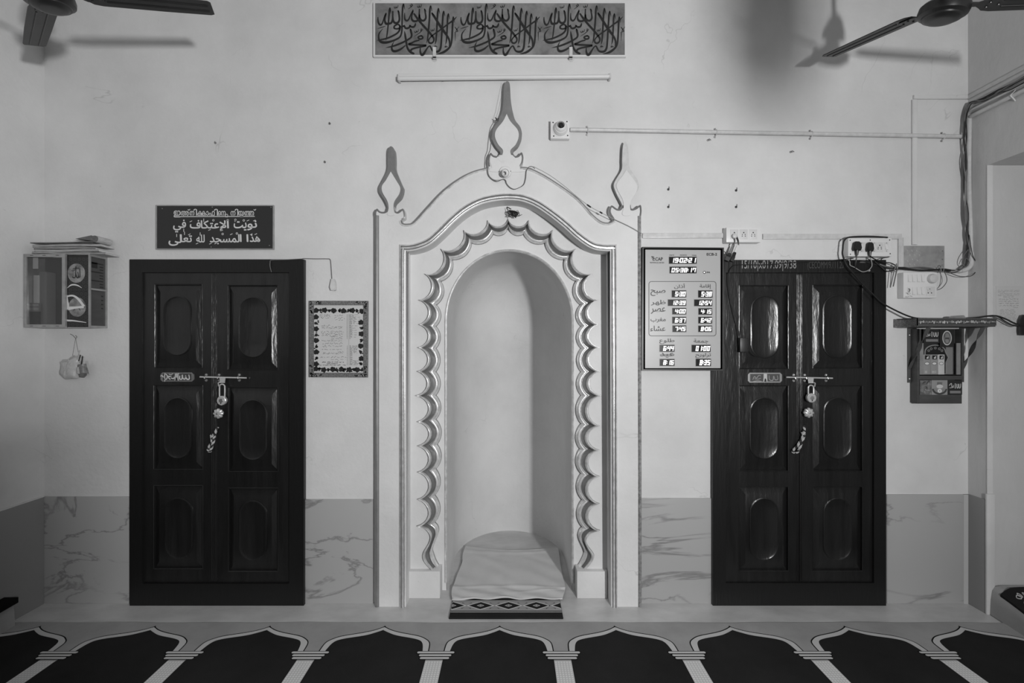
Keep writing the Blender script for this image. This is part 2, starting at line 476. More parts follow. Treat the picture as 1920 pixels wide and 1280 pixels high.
open_px = smoothloop([[(750, 1150), (750, 459)],
    [(750, 459), (773, 458.5), (800, 449), (822.5, 430), (844.6, 408), (869, 388), (897, 373), (925, 366), (952, 363.6), (980, 366),
     (1007, 376), (1035, 394), (1063, 416), (1087.5, 438), (1112, 454.7), (1131.6, 459), (1155, 459)], [(1155, 459), (1157, 1150)]])
OPEN = pp(open_px, YF); OPEN[0] = (OPEN[0][0], 0); OPEN[-1] = (OPEN[-1][0], 0)
INNER = offset_path(OPEN, 11 / S)
INNER[0] = (INNER[0][0], 0); INNER[-1] = (INNER[-1][0], 0)

mb = MB(); mb.plate([(XL - .1, 0)] + OPEN + [(XR + .06, 0), (XR + .06, ZC), (XL - .1, ZC)], 0, .2, 'wall')
struct('wall_back', mb)
mb = MB(); mb.box(XL - .2, XL, YB, 0, 0, ZC, 'wall'); struct('wall_left', mb)
mb = MB()
mb.box(XR, 3.55, JY, 0, 0, ZC, 'side')
mb.box(XR, 3.55, -1.75, JY, PZ(310, JY), ZC, 'side')
mb.box(XR, 3.55, YB, -1.75, 0, ZC, 'side')
struct('wall_right', mb)
mb = MB(); mb.box(XL, .67, -3.35, -3.25, 0, 1.65, 'wall'); struct('added_shade_wall', mb)      # unseen low wall behind the camera, added to shade the lower left
mb = MB(); mb.box(XL - .2, 3.6, YB, .25, ZC, ZC + .1, 'ceil'); struct('ceiling', mb)
mb = MB(); mb.lathe([(.055, 1.6), (.055, .22), (.07, .2), (.078, .1), (.064, .03), (.035, .0), (.0001, -.005)], (1.475, -3.0, 2.06), 'ceil', (0, 0, 1), 32); struct('added_shadow_caster', mb)   # unseen hanging shape, added to cast a soft shadow high on the right
mb = MB(); mb.box(XL - .2, 3.6, YB, 1.3, -.1, 0, 'cement'); struct('floor', mb)
ZT = PZ(931)
for i, (a, b, t) in enumerate(((83, 244, 930), (568, 700, 935), (1202, 1338, 933), (1661, 1815, 926))):
    mb = MB(); mb.box(PX(a), PX(b), -.009, 0, 0, PZ(t), 'tile', .0015)
    if i == 3: mb.box(PX(1804), PX(1814), -.0105, -.002, 0, PZ(t), 'tile_edge')
    struct('trim_%d' % (i + 1), mb)
mb = MB(); mb.box(XL, XL + .009, -2.6, -.01, 0, PZ(930), 'tile_plain', .0015); mb.box(XL, XL + .011, -2.6, -.01, PZ(930), PZ(928), 'wall'); struct('trim_5', mb)
mb = MB(); mb.box(XR - .009, XR, JY, -.01, 0, PZ(925), 'tile_plain', .0015); struct('trim_6', mb)
# worn corner edge of the jamb
mb = MB(); mb.box(XR - .012, XR + .035, JY - .012, JY, 0, PZ(925, JY), 'wall', .004); mb.box(XR - .002, XR + .03, JY - .004, JY, PZ(925, JY), PZ(310, JY), 'wall'); struct('trim_7', mb)

# carpeted thresholds of the side openings
def threshold(x0, sgn, zt, ystart, yend, wide=True):
    mb = MB(); n = 14; prof = [(0, 0), (.004, .5), (.012, .82), (.03, .96), (.065, 1)] + ([(.5, 1.0)] if wide else [])
    rows = []
    for i in range(n):
        y = ystart + (yend - ystart) * i / (n - 1)
        soft = min(1, i / 3); row = []
        for u, h in prof:
            hh = h if u > .35 else h * (1 - .38 * soft) if u < .1 else h
            row.append((x0 + sgn * (u - .05 * soft * (1 - u * 2)), y, .004 + zt * hh))
        rows.append(row)
    k = len(prof)
    mb.add([p for r_ in rows for p in r_], [(i * k + j, i * k + j + 1, (i + 1) * k + j + 1, (i + 1) * k + j) for i in range(n - 1) for j in range(k - 1)], 'carpet_grey')
    f = rows[0]; mb.add(f + [(p[0], p[1], 0) for p in f], [(j, j + 1, k + j + 1, k + j) for j in range(k - 1)], 'carpet_grey')
    return mb
ob = struct('floor_threshold_right', threshold(XR + .004, 1, .168, JY - .013, -1.7), smooth=60)
ob = struct('floor_threshold_left', threshold(XL + .075, -1, .15, -.23, -2.4, False), smooth=60)

# ------------------------------------------------------------------ prayer carpet
def carpet():
    mb = MB(); z0 = .007
    ye = FL(960, 1169)[1]
    yb = -3.3
    n = 40; front = [(XL + .02 + (XR - XL - .03) * i / n, ye + .003 * math.sin(i * 1.7) + .002 * math.sin(i * .6)) for i in range(n + 1)]
    top = [(x, y, z0) for x, y in front] + [(front[-1][0], yb, z0), (front[0][0], yb, z0)]
    mb.add(top, [tuple(range(len(top)))], 'carpet_grey')
    mb.add([(x, y, z0) for x, y in front] + [(x, y, 0) for x, y in front], [(i, i + 1, n + 2 + i, n + 1 + i) for i in range(n)], 'carpet_grey')
    xc = FL(937, 1178)[0]; per = .6345
    def prof(p):
        q = [FL(a, b) for a, b in p]; return spline([(max(0, a[0] - xc), a[1]) for a in q], 5)
    outer = prof([(937, 1178), (952, 1184), (972.5, 1189), (1005, 1194.7), (1021, 1200), (1032.5, 1208), (1036.8, 1224.5)])
    inner = prof([(937, 1183.5), (950, 1188.6), (967, 1193.7), (1006, 1200.6), (1020, 1208), (1027.4, 1225.5)])
    line = [(u * 1.0, y) for u, y in offset_path(outer, -.0055)]; line[0] = (0, outer[0][1] + .013)
    ycap = inner[-1][1]; zl = z0
    def clip(x): return min(max(x, XL + .021), XR - .011)
    def poly(P, m, z):
        P = [(clip(x), y) for x, y in P]
        if max(p[0] for p in P) - min(p[0] for p in P) < .004: return
        tr = geometry.tessellate_polygon([[Vector((x, y, 0)) for x, y in P]])
        mb.add([(x, y, z) for x, y in P], [tuple(t) for t in tr], m)
    hw = .0425
    for k in range(-5, 6):
        c = xc + k * per
        if c < XL - per * .5 or c > XR + per * .5: continue
        full = [(c - u, y) for u, y in reversed(inner)] + [(c + u, y) for u, y in inner[1:]]
        poly([(c - per / 2 + hw, yb), (c - per / 2 + hw, ycap)] + full + [(c + per / 2 - hw, ycap), (c + per / 2 - hw, yb)], 'carpet_dark', z0 + .0008)
        for s in (-1, 1):
            A = [(c + s * u, y) for u, y in outer]; B = [(c + s * u, y) for u, y in inner]; L_ = [(c + s * u, y) for u, y in line]
            n = min(len(A), len(B))
            for P, Q, m, z in ((A, L_, 'carpet_line', z0 + .0012), (A, B, 'carpet_band', z0 + .0012)):
                n = min(len(P), len(Q)); P2 = [P[int(i * (len(P) - 1) / (n - 1) + .5)] for i in range(n)]; Q2 = [Q[int(i * (len(Q) - 1) / (n - 1) + .5)] for i in range(n)]
                if min(p[0] for p in P2 + Q2) < XL + .02 or max(p[0] for p in P2 + Q2) > XR - .01: 
                    P2 = [(clip(x), y) for x, y in P2]; Q2 = [(clip(x), y) for x, y in Q2]
                mb.strip([(x, y, z) for x, y in P2], [(x, y, z) for x, y in Q2], m)
        x = c + per / 2                              # the column between two arches
        if x > XR - .1 or x < XL + .1: continue
        poly([(x - hw - .003, ycap - .06), (x + hw + .003, ycap - .06), (x + hw + .003, yb), (x - hw - .003, yb)], 'carpet_line', z0 + .0012)
        poly([(x - hw, ycap - .06), (x + hw, ycap - .06), (x + hw, yb), (x - hw, yb)], 'carpet_band', z0 + .0016)
        y = ycap - .068; r_ = 0
        while y > -1.1:
            for j in range(6):
                xx = x - hw + .002 + (j + .5 * (r_ % 2) * 0) * (2 * hw - .004) / 6
                poly([(xx + .002, y), (xx + .0105, y), (xx + .0105, y - .009), (xx + .002, y - .009)], 'carpet_light', z0 + .002)
            y -= .0135; r_ += 1
        for j, h2 in enumerate((.094, .081, .073)):
            yy = ycap + .004 - j * .0205
            for g, m, dz in ((.0035, 'carpet_line', .0024), (0, 'carpet_band', .0028)):
                q = rrect(x - h2 - g, yy - .014 - g, x + h2 + g, yy + g, .0069, 4)
                poly(q, m, z0 + dz)
    return mb
solo('prayer_carpet', carpet(), 'long dark prayer carpet woven with a row of pointed arches, spread along the floor', 'carpet')

# ------------------------------------------------------------------ the prayer niche
MH = thing('prayer_niche', (PX(953), YF, 0), 'whitewashed arched prayer niche with silver scalloped moulding and three pointed finials', 'prayer niche')
cx = 953
bodyL = [[(703, 1150), (703, 404)], [(703, 404), (702.6, 397), (707, 391), (712, 395.5), (718, 397), (724, 395), (726, 389)], [(726, 389), (740, 388)],
    [(740, 388), (740.5, 394), (746, 397), (755, 391), (759, 397), (759.8, 408), (754, 413), (756, 418), (764.5, 419), (776, 415), (800, 389), (828, 359), (856, 337), (883, 322), (911, 314)],
    [(911, 314), (916, 312.5)], [(916, 312.5), (914.5, 303), (915.5, 294), (920, 286.5), (926, 291.5), (934, 292)]]
bodyR = [[(965, 292), (971, 291.5), (978, 285.5), (981.5, 294.6), (980, 305.6), (976, 312.5)], [(976, 312.5), (991, 314)],
    [(991, 314), (1016, 325), (1043, 341.5), (1071, 361), (1090, 377), (1112, 402), (1129, 415), (1142.6, 416.5), (1150, 412), (1142.8, 400), (1142.6, 391), (1147, 385), (1156.5, 391), (1163, 391), (1165.5, 385)],
    [(1165.5, 385), (1182.5, 384)], [(1182.5, 384), (1184, 391), (1191, 390), (1200.6, 384), (1203, 394), (1202, 405)], [(1202, 405), (1203, 1150)]]
body = pp(smoothloop(bodyL, 4) + smoothloop(bodyR, 4), YF)
body = [(x, max(z, 0)) for x, z in body]
mb = MB(); mb.plate(body + list(reversed(INNER)), YF, -.0005, 'niche'); part('surround', mb, MH)
def edge_ribbon(px, w, m, y=YF, pr=.008, wid=7):
    P = pp(px, y); mb = MB()
    rows = [(0, 0), (.15, .7), (.5, 1), (.85, .6), (1, 0)]
    Ls = [[(x, y - pr * h, z) for x, z in offset_path(P, w * f / S)] for f, h in rows]
    for a, b in zip(Ls, Ls[1:]): mb.strip(a, b, m)
    return mb
part('side_moulding', edge_ribbon([(703.2, 1137), (703.2, 900), (703, 700), (703, 404)], 7.5, 'silver_dark'), MH, 'grey painted edge moulding')
part('side_moulding', edge_ribbon([(1202, 405), (1202.5, 700), (1203, 900), (1203, 1137)], 6.5, 'silver_worn'), MH, 'worn silver edge moulding')
archL = spline([(754, 413), (756, 418), (764.5, 419), (776, 415), (800, 389), (828, 359), (856, 337), (883, 322), (911, 314), (916, 312.5)], 5)
archR = spline([(976, 312.5), (991, 314), (1016, 325), (1043, 341.5), (1071, 361), (1090, 377), (1112, 402), (1129, 415), (1142.6, 416.5), (1150, 412)], 5)
for a in (archL, archR):
    P = pp(a, YF)
    mb = MB()
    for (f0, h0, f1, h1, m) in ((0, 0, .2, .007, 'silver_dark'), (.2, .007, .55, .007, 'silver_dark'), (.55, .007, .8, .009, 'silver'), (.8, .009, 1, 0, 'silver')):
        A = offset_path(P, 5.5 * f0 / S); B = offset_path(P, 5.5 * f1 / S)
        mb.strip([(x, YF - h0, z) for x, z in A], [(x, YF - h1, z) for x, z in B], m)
    part('arch_moulding', mb, MH, 'silver and grey rim along the curved top')
for c in ([(702.5, 404), (702.6, 397), (707, 391), (712, 395.5), (718, 397), (724, 395), (726, 389)], [(740, 388), (740.5, 394), (746, 397), (755, 391), (759, 397), (759.8, 408), (754, 413)], [(916, 312.5), (914.5, 303), (915.5, 294), (920, 286.5), (926, 291.5), (934, 292), (938, 287)],
          [(962, 287), (965, 292), (971, 291.5), (978, 285.5), (981.5, 294.6), (980, 305.6), (976, 312.5)], [(1150, 412), (1142.8, 400), (1142.6, 391), (1147, 385), (1156.5, 391), (1163, 391), (1165.5, 385)], [(1182.5, 384), (1184, 391), (1191, 390), (1200.6, 384), (1203, 394), (1202, 405)]):
    P = pp(spline(c, 5), YF); r_ = offset_path(P, 2.2 / S); mb = MB()
    mb.strip([(x, YF - .001, z) for x, z in P], [(x, YF - .004, z) for x, z in r_], 'silver_dark'); mb.strip([(x, YF - .004, z) for x, z in r_], [(x, YF, z) for x, z in offset_path(P, 3.2 / S)], 'silver_dark')
    part('scroll_rim', mb, MH, 'grey rim of a scrolled shoulder')
# triple moulding round the opening
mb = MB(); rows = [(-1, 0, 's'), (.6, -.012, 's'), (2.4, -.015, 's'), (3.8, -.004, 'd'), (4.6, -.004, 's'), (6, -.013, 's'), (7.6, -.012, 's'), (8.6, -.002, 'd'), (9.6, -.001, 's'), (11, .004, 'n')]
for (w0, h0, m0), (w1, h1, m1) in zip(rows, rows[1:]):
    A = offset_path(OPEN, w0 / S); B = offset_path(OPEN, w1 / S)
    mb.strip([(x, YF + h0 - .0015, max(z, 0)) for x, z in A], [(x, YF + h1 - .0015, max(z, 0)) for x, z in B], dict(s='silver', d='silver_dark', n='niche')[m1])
part('opening_moulding', mb, MH, 'triple silver moulding round the opening')
YP, YQ = .08, .14                                    # outer panel and inner panel planes
mb = MB(); mb.strip([(x, -.0005, z) for x, z in INNER], [(x, YP + .01, z) for x, z in INNER], 'niche'); part('reveal', mb, MH)

def arc(p, q, s, c, kind, n=9):
    mx, my = (p[0] + q[0]) / 2, (p[1] + q[1]) / 2; dx, dy = q[0] - p[0], q[1] - p[1]; l = math.hypot(dx, dy)
    nx, ny = -dy / l, dx / l
    if nx * (c[0] - mx) + ny * (c[1] - my) < 0: nx, ny = -nx, -ny
    o = []
    for i in range(n + 1):
        t = i / n
        if kind == 'o': th = math.pi * t; f = (1 - math.cos(th)) / 2; f = .75 * f + .25 * t; h = math.sin(th)
        else: f = t; h = math.sin(math.pi * t) ** .8
        o.append((p[0] + dx * f + nx * s * h, p[1] + dy * f + ny * s * h))
    return o
CO = [(953, 410.5), (914, 412.5), (869, 431), (826, 466), (795, 513), (783.4, 562), (783.4, 608), (781.5, 651), (780.5, 695.6), (777.6, 741), (780.5, 790), (781.5, 835), (781.5, 884), (781.5, 935), (780.5, 985)]
CI = [(953, 427), (925, 440), (885, 456.5), (849, 487.7), (828, 527.7), (819.6, 571.6), (818.6, 611.7), (818.6, 653), (818.6, 697), (818.6, 741), (818.6, 786), (821, 833), (818.6, 879), (816.6, 928), (816.6, 979)]
SO = [13, 16, 18, 20, 19.5, 19.5, 20, 20.5, 21, 24, 22.5, 21.5, 22, 22]
SI = [8, 8.5, 9.5, 9, 9, 8.5, 8, 7.5, 8, 9, 8.5, 8.5, 9, 9.5]
def scallop():
    o = []; i_ = []
    for k in range(14):
        c = (953, 640) if k < 4 else (953, (CO[k][1] + CO[k + 1][1]) / 2)
        a = arc(CO[k], CO[k + 1], SO[k], c, 'o'); b = arc(CI[k], CI[k + 1], SI[k], c, 'i')
        if k: a = a[1:]; b = b[1:]
        o += a; i_ += b
    to = spline([(780.5, 985), (797, 990), (806.5, 1003), (804, 1016), (793, 1035), (794.5, 1049), (811, 1068)], 4)
    ti = spline([(816.6, 979), (822, 986), (822.5, 998), (812, 1026), (813, 1036), (818.6, 1051), (824, 1060)], 4)
    return o + to[1:], i_ + ti[1:]
sO, sI = scallop()
def mirror(P):
    r = []
    for x, y in P:
        w = 8 * max(0, min(1, (y - 741) / 45)) * max(0, min(1, (1050 - y) / 50)); r.append((2 * cx - x, y + w))
    return r
outW = {}
for sd, (o, i_) in ((-1, (sO, sI)), (1, (mirror(sO), mirror(sI)))):
    mb = MB(); O3 = pp(o, YP); I3 = pp(i_, YQ - .01); outW[sd] = O3
    def ridge(f0, f1, y0, y1, h, n=7):
        return [(f0 + (f1 - f0) * (1 - math.cos(math.pi * t / n)) / 2, y0 + (y1 - y0) * t / n - h * math.sin(math.pi * t / n), 's') for t in range(n + 1)]
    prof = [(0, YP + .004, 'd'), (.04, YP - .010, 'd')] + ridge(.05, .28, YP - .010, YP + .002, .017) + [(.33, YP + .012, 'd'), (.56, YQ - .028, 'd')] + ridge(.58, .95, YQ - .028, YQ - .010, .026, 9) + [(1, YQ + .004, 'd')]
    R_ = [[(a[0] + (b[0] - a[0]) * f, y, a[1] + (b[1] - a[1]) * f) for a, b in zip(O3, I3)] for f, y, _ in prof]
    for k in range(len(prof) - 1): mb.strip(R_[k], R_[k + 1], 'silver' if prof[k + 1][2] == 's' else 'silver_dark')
    part('scalloped_moulding', mb, MH, 'silver scalloped moulding with grey groove', smooth=50)
# outer panel, cut along the scallops
hole = [(outW[-1][-1][0], 0)] + list(reversed(outW[-1])) + outW[1][1:] + [(outW[1][-1][0], 0)]
mb = MB(); mb.plate([(x, max(z, 0)) for x, z in INNER] + list(reversed(hole)), YP, YP + .02, 'niche'); part('outer_panel', mb, MH)
# inner panel with the arched mouth of the niche
ac = 955; aw = 118
aps = smoothloop([[(ac - aw, 1150), (ac - aw, 602)]]) + [(ac - aw * math.cos(math.pi * t / 40), 602 - 132 * math.sin(math.pi * t / 40)) for t in range(1, 40)] + [(ac + aw, 602), (ac + aw, 1150)]
ARCH = pp(aps, YQ); ARCH[0] = (ARCH[0][0], 0); ARCH[-1] = (ARCH[-1][0], 0)
x0, x1 = INNER[0][0] + .005, INNER[-1][0] - .005
mb = MB(); mb.plate([(x0, 0)] + ARCH + [(x1, 0), (x1, PZ(385, YQ)), (x0, PZ(385, YQ))], YQ, YQ + .015, 'niche'); part('inner_panel', mb, MH)
mb = MB()
cut = [p for p in ARCH]; cut[0] = (cut[0][0], PZ(1091, YQ)); cut[-1] = (cut[-1][0], PZ(1091, YQ))
rows = [(-3.6, 0), (-2.8, -.008), (-1, -.012), (.8, -.009), (1.6, 0.004)]
for (w0, h0), (w1, h1) in zip(rows, rows[1:]):
    mb.strip([(x, YQ + h0, z) for x, z in offset_path(cut, w0 / S)], [(x, YQ + h1, z) for x, z in offset_path(cut, w1 / S)], 'silver')
part('niche_rim', mb, MH, 'silver bead round the mouth of the niche')
# the hollow: straight sides, half dome at the back
mb = MB(); a = aw / S * (D + YQ) / D; xc0 = PX(ac, YQ); zs = PZ(602, YQ); b = 132 / S * (D + YQ) / D
rows = []
ys = [YQ + .002, .3, .46] + [.55 + .5 * math.sin(math.pi / 2 * i / 18) for i in range(0, 19)]
for y in ys:
    s_ = 1 if y <= .55 else math.sqrt(max(0, 1 - ((y - .55) / .5) ** 2)); s_ = 0 if s_ < .01 else s_
    P = [(-a * s_, 0), (-a * s_, .5), (-a * s_, 1.0), (-a * s_, zs - .2)] + [(-a * s_ * math.cos(math.pi * t / 32), zs + b * s_ * math.sin(math.pi * t / 32)) for t in range(33)] + [(a * s_, zs - .2), (a * s_, 1.0), (a * s_, .5), (a * s_, 0)]
    rows.append([(xc0 + x, y, z) for x, z in P])
k = len(rows[0])
mb.add([p for r_ in rows for p in r_], [(i * k + j, i * k + j + 1, (i + 1) * k + j + 1, (i + 1) * k + j) for i in range(len(rows) - 1) for j in range(k - 1)], 'niche')
part('niche_hollow', mb, MH, smooth=60)
for sd, pxs in ((-1, (763.5, 825)), (1, (1082, 1139))):
    mb = MB(); mb.box(PX(pxs[0], .046), PX(pxs[1], .046), .046, YQ + .01, 0, PZ(1071, .046), 'niche', .004); part('pedestal', mb, MH)
# finials
finL = ([(726, 390), (726, 387), (721, 376), (711.5, 360), (711, 350), (715, 341.5), (726, 319), (727, 300), (727.2, 283.5), (729, 277), (733, 274), (737.5, 277), (740, 283.5), (741, 300), (741.6, 317), (752, 343), (756, 353), (752, 369), (741, 381), (740, 390)],
        [(733, 322), (724, 338), (716.5, 349), (717.5, 361), (726.5, 377), (729, 390), (727, 403), (740, 403), (738, 390), (739.5, 378), (748.5, 364), (750.5, 352), (744, 340)])
finC = ([(936, 293), (938, 285), (930, 275), (922, 259), (923, 244), (933, 228), (941, 209), (943.5, 190), (944.5, 165), (947, 155), (951, 152), (955, 155), (956.5, 165), (958, 190), (962, 212), (966.5, 226), (976, 239), (978.5, 255), (971.5, 272.5), (962, 282), (963, 293)],
        [(950, 214), (943, 228), (931, 243), (928, 256), (934, 271), (943, 282), (941, 293), (937, 303), (962, 303), (959, 293), (957, 282), (967, 271), (972.5, 256), (970, 243), (957, 228)])
finR = ([(1165.5, 390), (1166, 383), (1156.5, 364), (1151, 350), (1152, 342), (1157, 333), (1166, 317), (1166.5, 300), (1167.3, 280), (1169, 270), (1172.5, 265), (1176, 270), (1178, 280), (1179, 300), (1180.5, 314), (1189.6, 328), (1197, 341), (1197.5, 353), (1187, 372), (1182, 382), (1183, 391)],
        [(1174, 319), (1166, 331), (1156.5, 344), (1157.5, 356), (1167, 374), (1169, 388), (1167, 403), (1182, 403), (1181, 388), (1183, 376), (1192, 361), (1194.5, 348), (1185, 333)])
for (o, i_), lab in ((finL, 'left finial, tall thin spike over a drop shape'), (finC, 'tallest finial, at the top of the arch'), (finR, 'right finial, paler spike over a drop shape')):
    mb = MB(); mb.plate(pp(smoothloop([o], 4), YF), YF, -.0005, 'silver_dark' if o is not finR[0] else 'pvc', (), 'silver_dark'); f = part('finial', mb, MH, lab)
    mb = MB(); P = pp(smoothloop([[i_[0]] + i_[1:] + [i_[0]]], 4)[:-1], YF); mb.plate(P, YF - .004, YF + .002, 'niche'); part('inlay', mb, f, 'white drop-shaped inlay')
mb = MB(); mb.plate(pp(smoothloop([[(936, 291), (929, 297), (921, 293), (918.5, 302), (922, 314), (920, 322), (984, 322), (974, 314), (977, 302), (976, 294), (969, 298), (961, 291)]], 3), YF), YF - .0035, YF + .002, 'niche')
part('finial_foot', mb, MH, 'white scrolled foot of the tallest finial')

# ------------------------------------------------------------------ the two double doors
def stadium(x0, z0, x1, z1, n=12):
    r = (x1 - x0) / 2; c = (x0 + x1) / 2
    return [(c + r * math.cos(math.pi * i / n), z1 - r + r * math.sin(math.pi * i / n)) for i in range(n + 1)] + \
           [(c - r * math.cos(math.pi * i / n), z0 + r - r * math.sin(math.pi * i / n)) for i in range(n + 1)]
def door(name, fr, leaf, split, panels, plate_px, bolt, lab, letters):
    yfr, ylf = -.030, -.016
    d = bpy.data.objects.new(name, None); COL.objects.link(d); d['kind'] = 'structure'; d['label'] = lab
    d.location = (PX((fr[0] + fr[2]) / 2), 0, 0); ROOT[d] = Vector(d.location)
    x0, x1, z1 = PX(fr[0], yfr), PX(fr[2], yfr), PZ(fr[1], yfr)
    a0, a1, b0, b1 = PX(leaf[0], yfr), PX(leaf[2], yfr), PZ(leaf[3], yfr), PZ(leaf[1], yfr)
    mb = MB()
    mb.plate([(x0, 0), (x1, 0), (x1, z1), (x0, z1)], yfr, -.0005, 'wood_plain', [[(a0, b0), (a1, b0), (a1, b1), (a0, b1)]])
    part('door_frame', mb, d)
    for side in (0, 1):
        l0, l1 = ((a0, PX(split, ylf)), (PX(split, ylf), a1))[side]; l0 += .001; l1 -= .001
        hs = []; mb = MB()
        for p in panels[side]:
            hs.append([(PX(p[0], ylf), PZ(p[3], ylf)), (PX(p[2], ylf), PZ(p[3], ylf)), (PX(p[2], ylf), PZ(p[1], ylf)), (PX(p[0], ylf), PZ(p[1], ylf))])
        mb.plate([(l0, b0 + .001), (l1, b0 + .001), (l1, b1 - .001), (l0, b1 - .001)], ylf, -.0015, 'wood', hs)
        # bead along the meeting edge and round the recesses
        xe = l1 if side == 0 else l0; sg = -1 if side == 0 else 1
        for q in ((.004, .0035), (.013, .003)):
            mb.tube([(xe + sg * q[0], ylf, b0 + .01), (xe + sg * q[0], ylf, b1 - .01)], q[1], 'wood', 6)
        for h in hs:
            c = [(x, ylf + .001, z) for x, z in h]
            for i in range(4): mb.tube([c[i], c[(i + 1) % 4]], .0035, 'wood', 6)
        lf = part('door_leaf', mb, d)
        for p, h in zip(panels[side], hs):
            mb = MB(); (q0, r0), _, (q1, r1), _ = h; yb = -.003; ym = -.018; ins = .046
            inn = [(q0 + ins * .78, r0 + ins), (q1 - ins * .78, r0 + ins), (q1 - ins * .78, r1 - ins), (q0 + ins * .78, r1 - ins)]
            o = [(q0 + .004, yb, r0 + .004), (q1 - .004, yb, r0 + .004), (q1 - .004, yb, r1 - .004), (q0 + .004, yb, r1 - .004)]
            e = [(q0, yb, r0), (q1, yb, r0), (q1, yb, r1), (q0, yb, r1)]
            i3 = [(x, ym, z) for x, z in inn]
            mb.add(e + o + i3, [(i, (i + 1) % 4, 4 + (i + 1) % 4, 4 + i) for i in range(4)] + [(4 + i, 4 + (i + 1) % 4, 8 + (i + 1) % 4, 8 + i) for i in range(4)] + [(8, 9, 10, 11)], 'wood')
            u0, v0, u1, v1 = PX(p[4], ym), PZ(p[7], ym), PX(p[6], ym), PZ(p[5], ym)
            st = stadium(u0, v0, u1, v1); st2 = stadium(u0 + .006, v0 + .006, u1 - .006, v1 - .006); st3 = stadium(u0 + .016, v0 + .016, u1 - .016, v1 - .016)
            lp = [[(x, ym + dy, z) for x, z in s_] for s_, dy in ((st, .003), (st, -.0035), (st2, -.0055), (st3, -.001))]
            lp = [q + [q[0]] for q in lp]
            for A, B in zip(lp, lp[1:]): mb.strip(A, B, 'wood')
            mb.plate(st3, ym - .001, None, 'wood')
            part('door_panel', mb, lf, smooth=25)
    # name plate
    q = plate_px; y = ylf
    mb = MB(); X0, X1, Z0, Z1 = PX(q[0], y), PX(q[2], y), PZ(q[3], y), PZ(q[1], y); c = .011
    oct_ = [(X0, Z0 + c), (X0 + c, Z0), (X1 - c, Z0), (X1, Z0 + c), (X1, Z1 - c), (X1 - c, Z1), (X0 + c, Z1), (X0, Z1 - c)]
    mb.plate(oct_, y - .004, y + .001, 'steel')
    mb.plate([(X0 + .014, Z0 + .007), (X1 - .014, Z0 + .007), (X1 - .014, Z1 - .007), (X0 + .014, Z1 - .007)], y - .0046, None, 'ink_grey')
    mx = (X0 + X1) / 2
    mb.plate([(mx - .012, Z0 + .007), (mx + .012, Z0 + .007), (mx + .010, Z1 - .006), (mx - .010, Z1 - .006)], y - .009, y, 'chrome')
    mb.plate([(mx - .007, Z0 + .006), (mx + .007, Z0 + .006), (mx + .004, Z0 + .022), (mx, Z0 + .027), (mx - .004, Z0 + .022)], y - .0095, None, 'black')
    sx = q[0] / 1.0; kx = (q[2] - q[0]) / 63.0
    for st in letters:
        mb.stroke([(PX(q[0] + a * kx, y), PZ(q[1] + b, y), w / S) for a, b, w in st], y - .0052, 'letter' if q[0] < 900 else 'alu', sm=4)
    part('letter_plate', mb, d, 'metal letter plate with worn lettering')
    # tower bolt across both leaves
    bx0, bx1, by = bolt['x0'], bolt['x1'], bolt['y']; yb = ylf - .014
    mb = MB(); mb.tube([(PX(bx0, yb), yb, PZ(by - 1, yb)), (PX(bx1, yb), yb, PZ(by + .8, yb))], .0048, 'chrome', 10)
    bo = part('door_bolt', mb, d, 'bright steel sliding bolt')
    for k in bolt['br']:
        mb = MB()
        for s_ in (-1, 1): mb.lathe([(.0001, -.004), (.0085, -.003), (.0085, .002)], (PX(k, ylf), ylf, PZ(by + 5 * s_, ylf)), 'steel', (0, -1, 0), 12); mb.lathe([(.003, 0), (.003, .0055), (.0001, .007)], (PX(k, ylf), ylf, PZ(by + 5 * s_, ylf)), 'chrome', (0, -1, 0), 8)
        mb.tube([(PX(k, ylf), ylf, PZ(by - 5, ylf)), (PX(k, ylf), ylf - .019, PZ(by - 1, ylf)), (PX(k, ylf), ylf - .019, PZ(by + 1, ylf)), (PX(k, ylf), ylf, PZ(by + 5, ylf))], .004, 'steel', 6)
        part('bolt_bracket', mb, bo)
    hx = bolt['hx']; hy = by + 3
    mb = MB(); mb.plate([(PX(hx - 4.5, yb), PZ(by + 10, yb)), (PX(hx + 4.5, yb), PZ(by + 10, yb)), (PX(hx + 5.5, yb), PZ(by + 1, yb)), (PX(hx - 5.5, yb), PZ(by + 1, yb))], yb - .006, yb - .003, 'chrome')
    mb.tube([(PX(hx, ylf), ylf, PZ(by + 6)), (PX(hx), ylf - .03, PZ(by + 9)), (PX(hx), ylf - .024, PZ(by + 15))], .004, 'chrome', 8)
    part('bolt_hasp', mb, bo, 'shiny hasp hanging from the bolt')
    # fluted knob
    kx_, ky_ = bolt['knob']
    mb = MB(); c = (PX(kx_, ylf - .03), ylf, PZ(ky_, ylf - .03))
    mb.lathe([(.012, 0), (.012, .004), (.007, .007), (.007, .018)], c, 'chrome', (0, -1, 0), 20)
    mb.lathe([(.007, .016), (.022, .020), (.0285, .028), (.027, .036), (.018, .043), (.006, .044), (.0001, .042)], c, 'chrome', (0, -1, 0), 48, 8, .22)
    mb.lathe([(.006, .043), (.005, .047), (.0001, .048)], c, 'steel', (0, -1, 0), 12)
    part('door_knob', mb, d, 'silver fluted knob')
    # twisted rope pull
    mb = MB(); rp = [(PX(a, ylf), ylf + dy, PZ(b, ylf)) for a, b, dy in bolt['rope']]
    path = [Vector(p) for p in spline(rp, 10)]
    for ph, m in ((0, 'news'), (math.pi, 'cable'), (math.pi / 2, 'news'), (-math.pi / 2, 'cable')):
        q = [p + Vector((math.cos(ph + i * .62) * .0042, math.sin(ph + i * .62) * .0042, 0)) for i, p in enumerate(path)]
        mb.tube(q, .0042, m, 6)
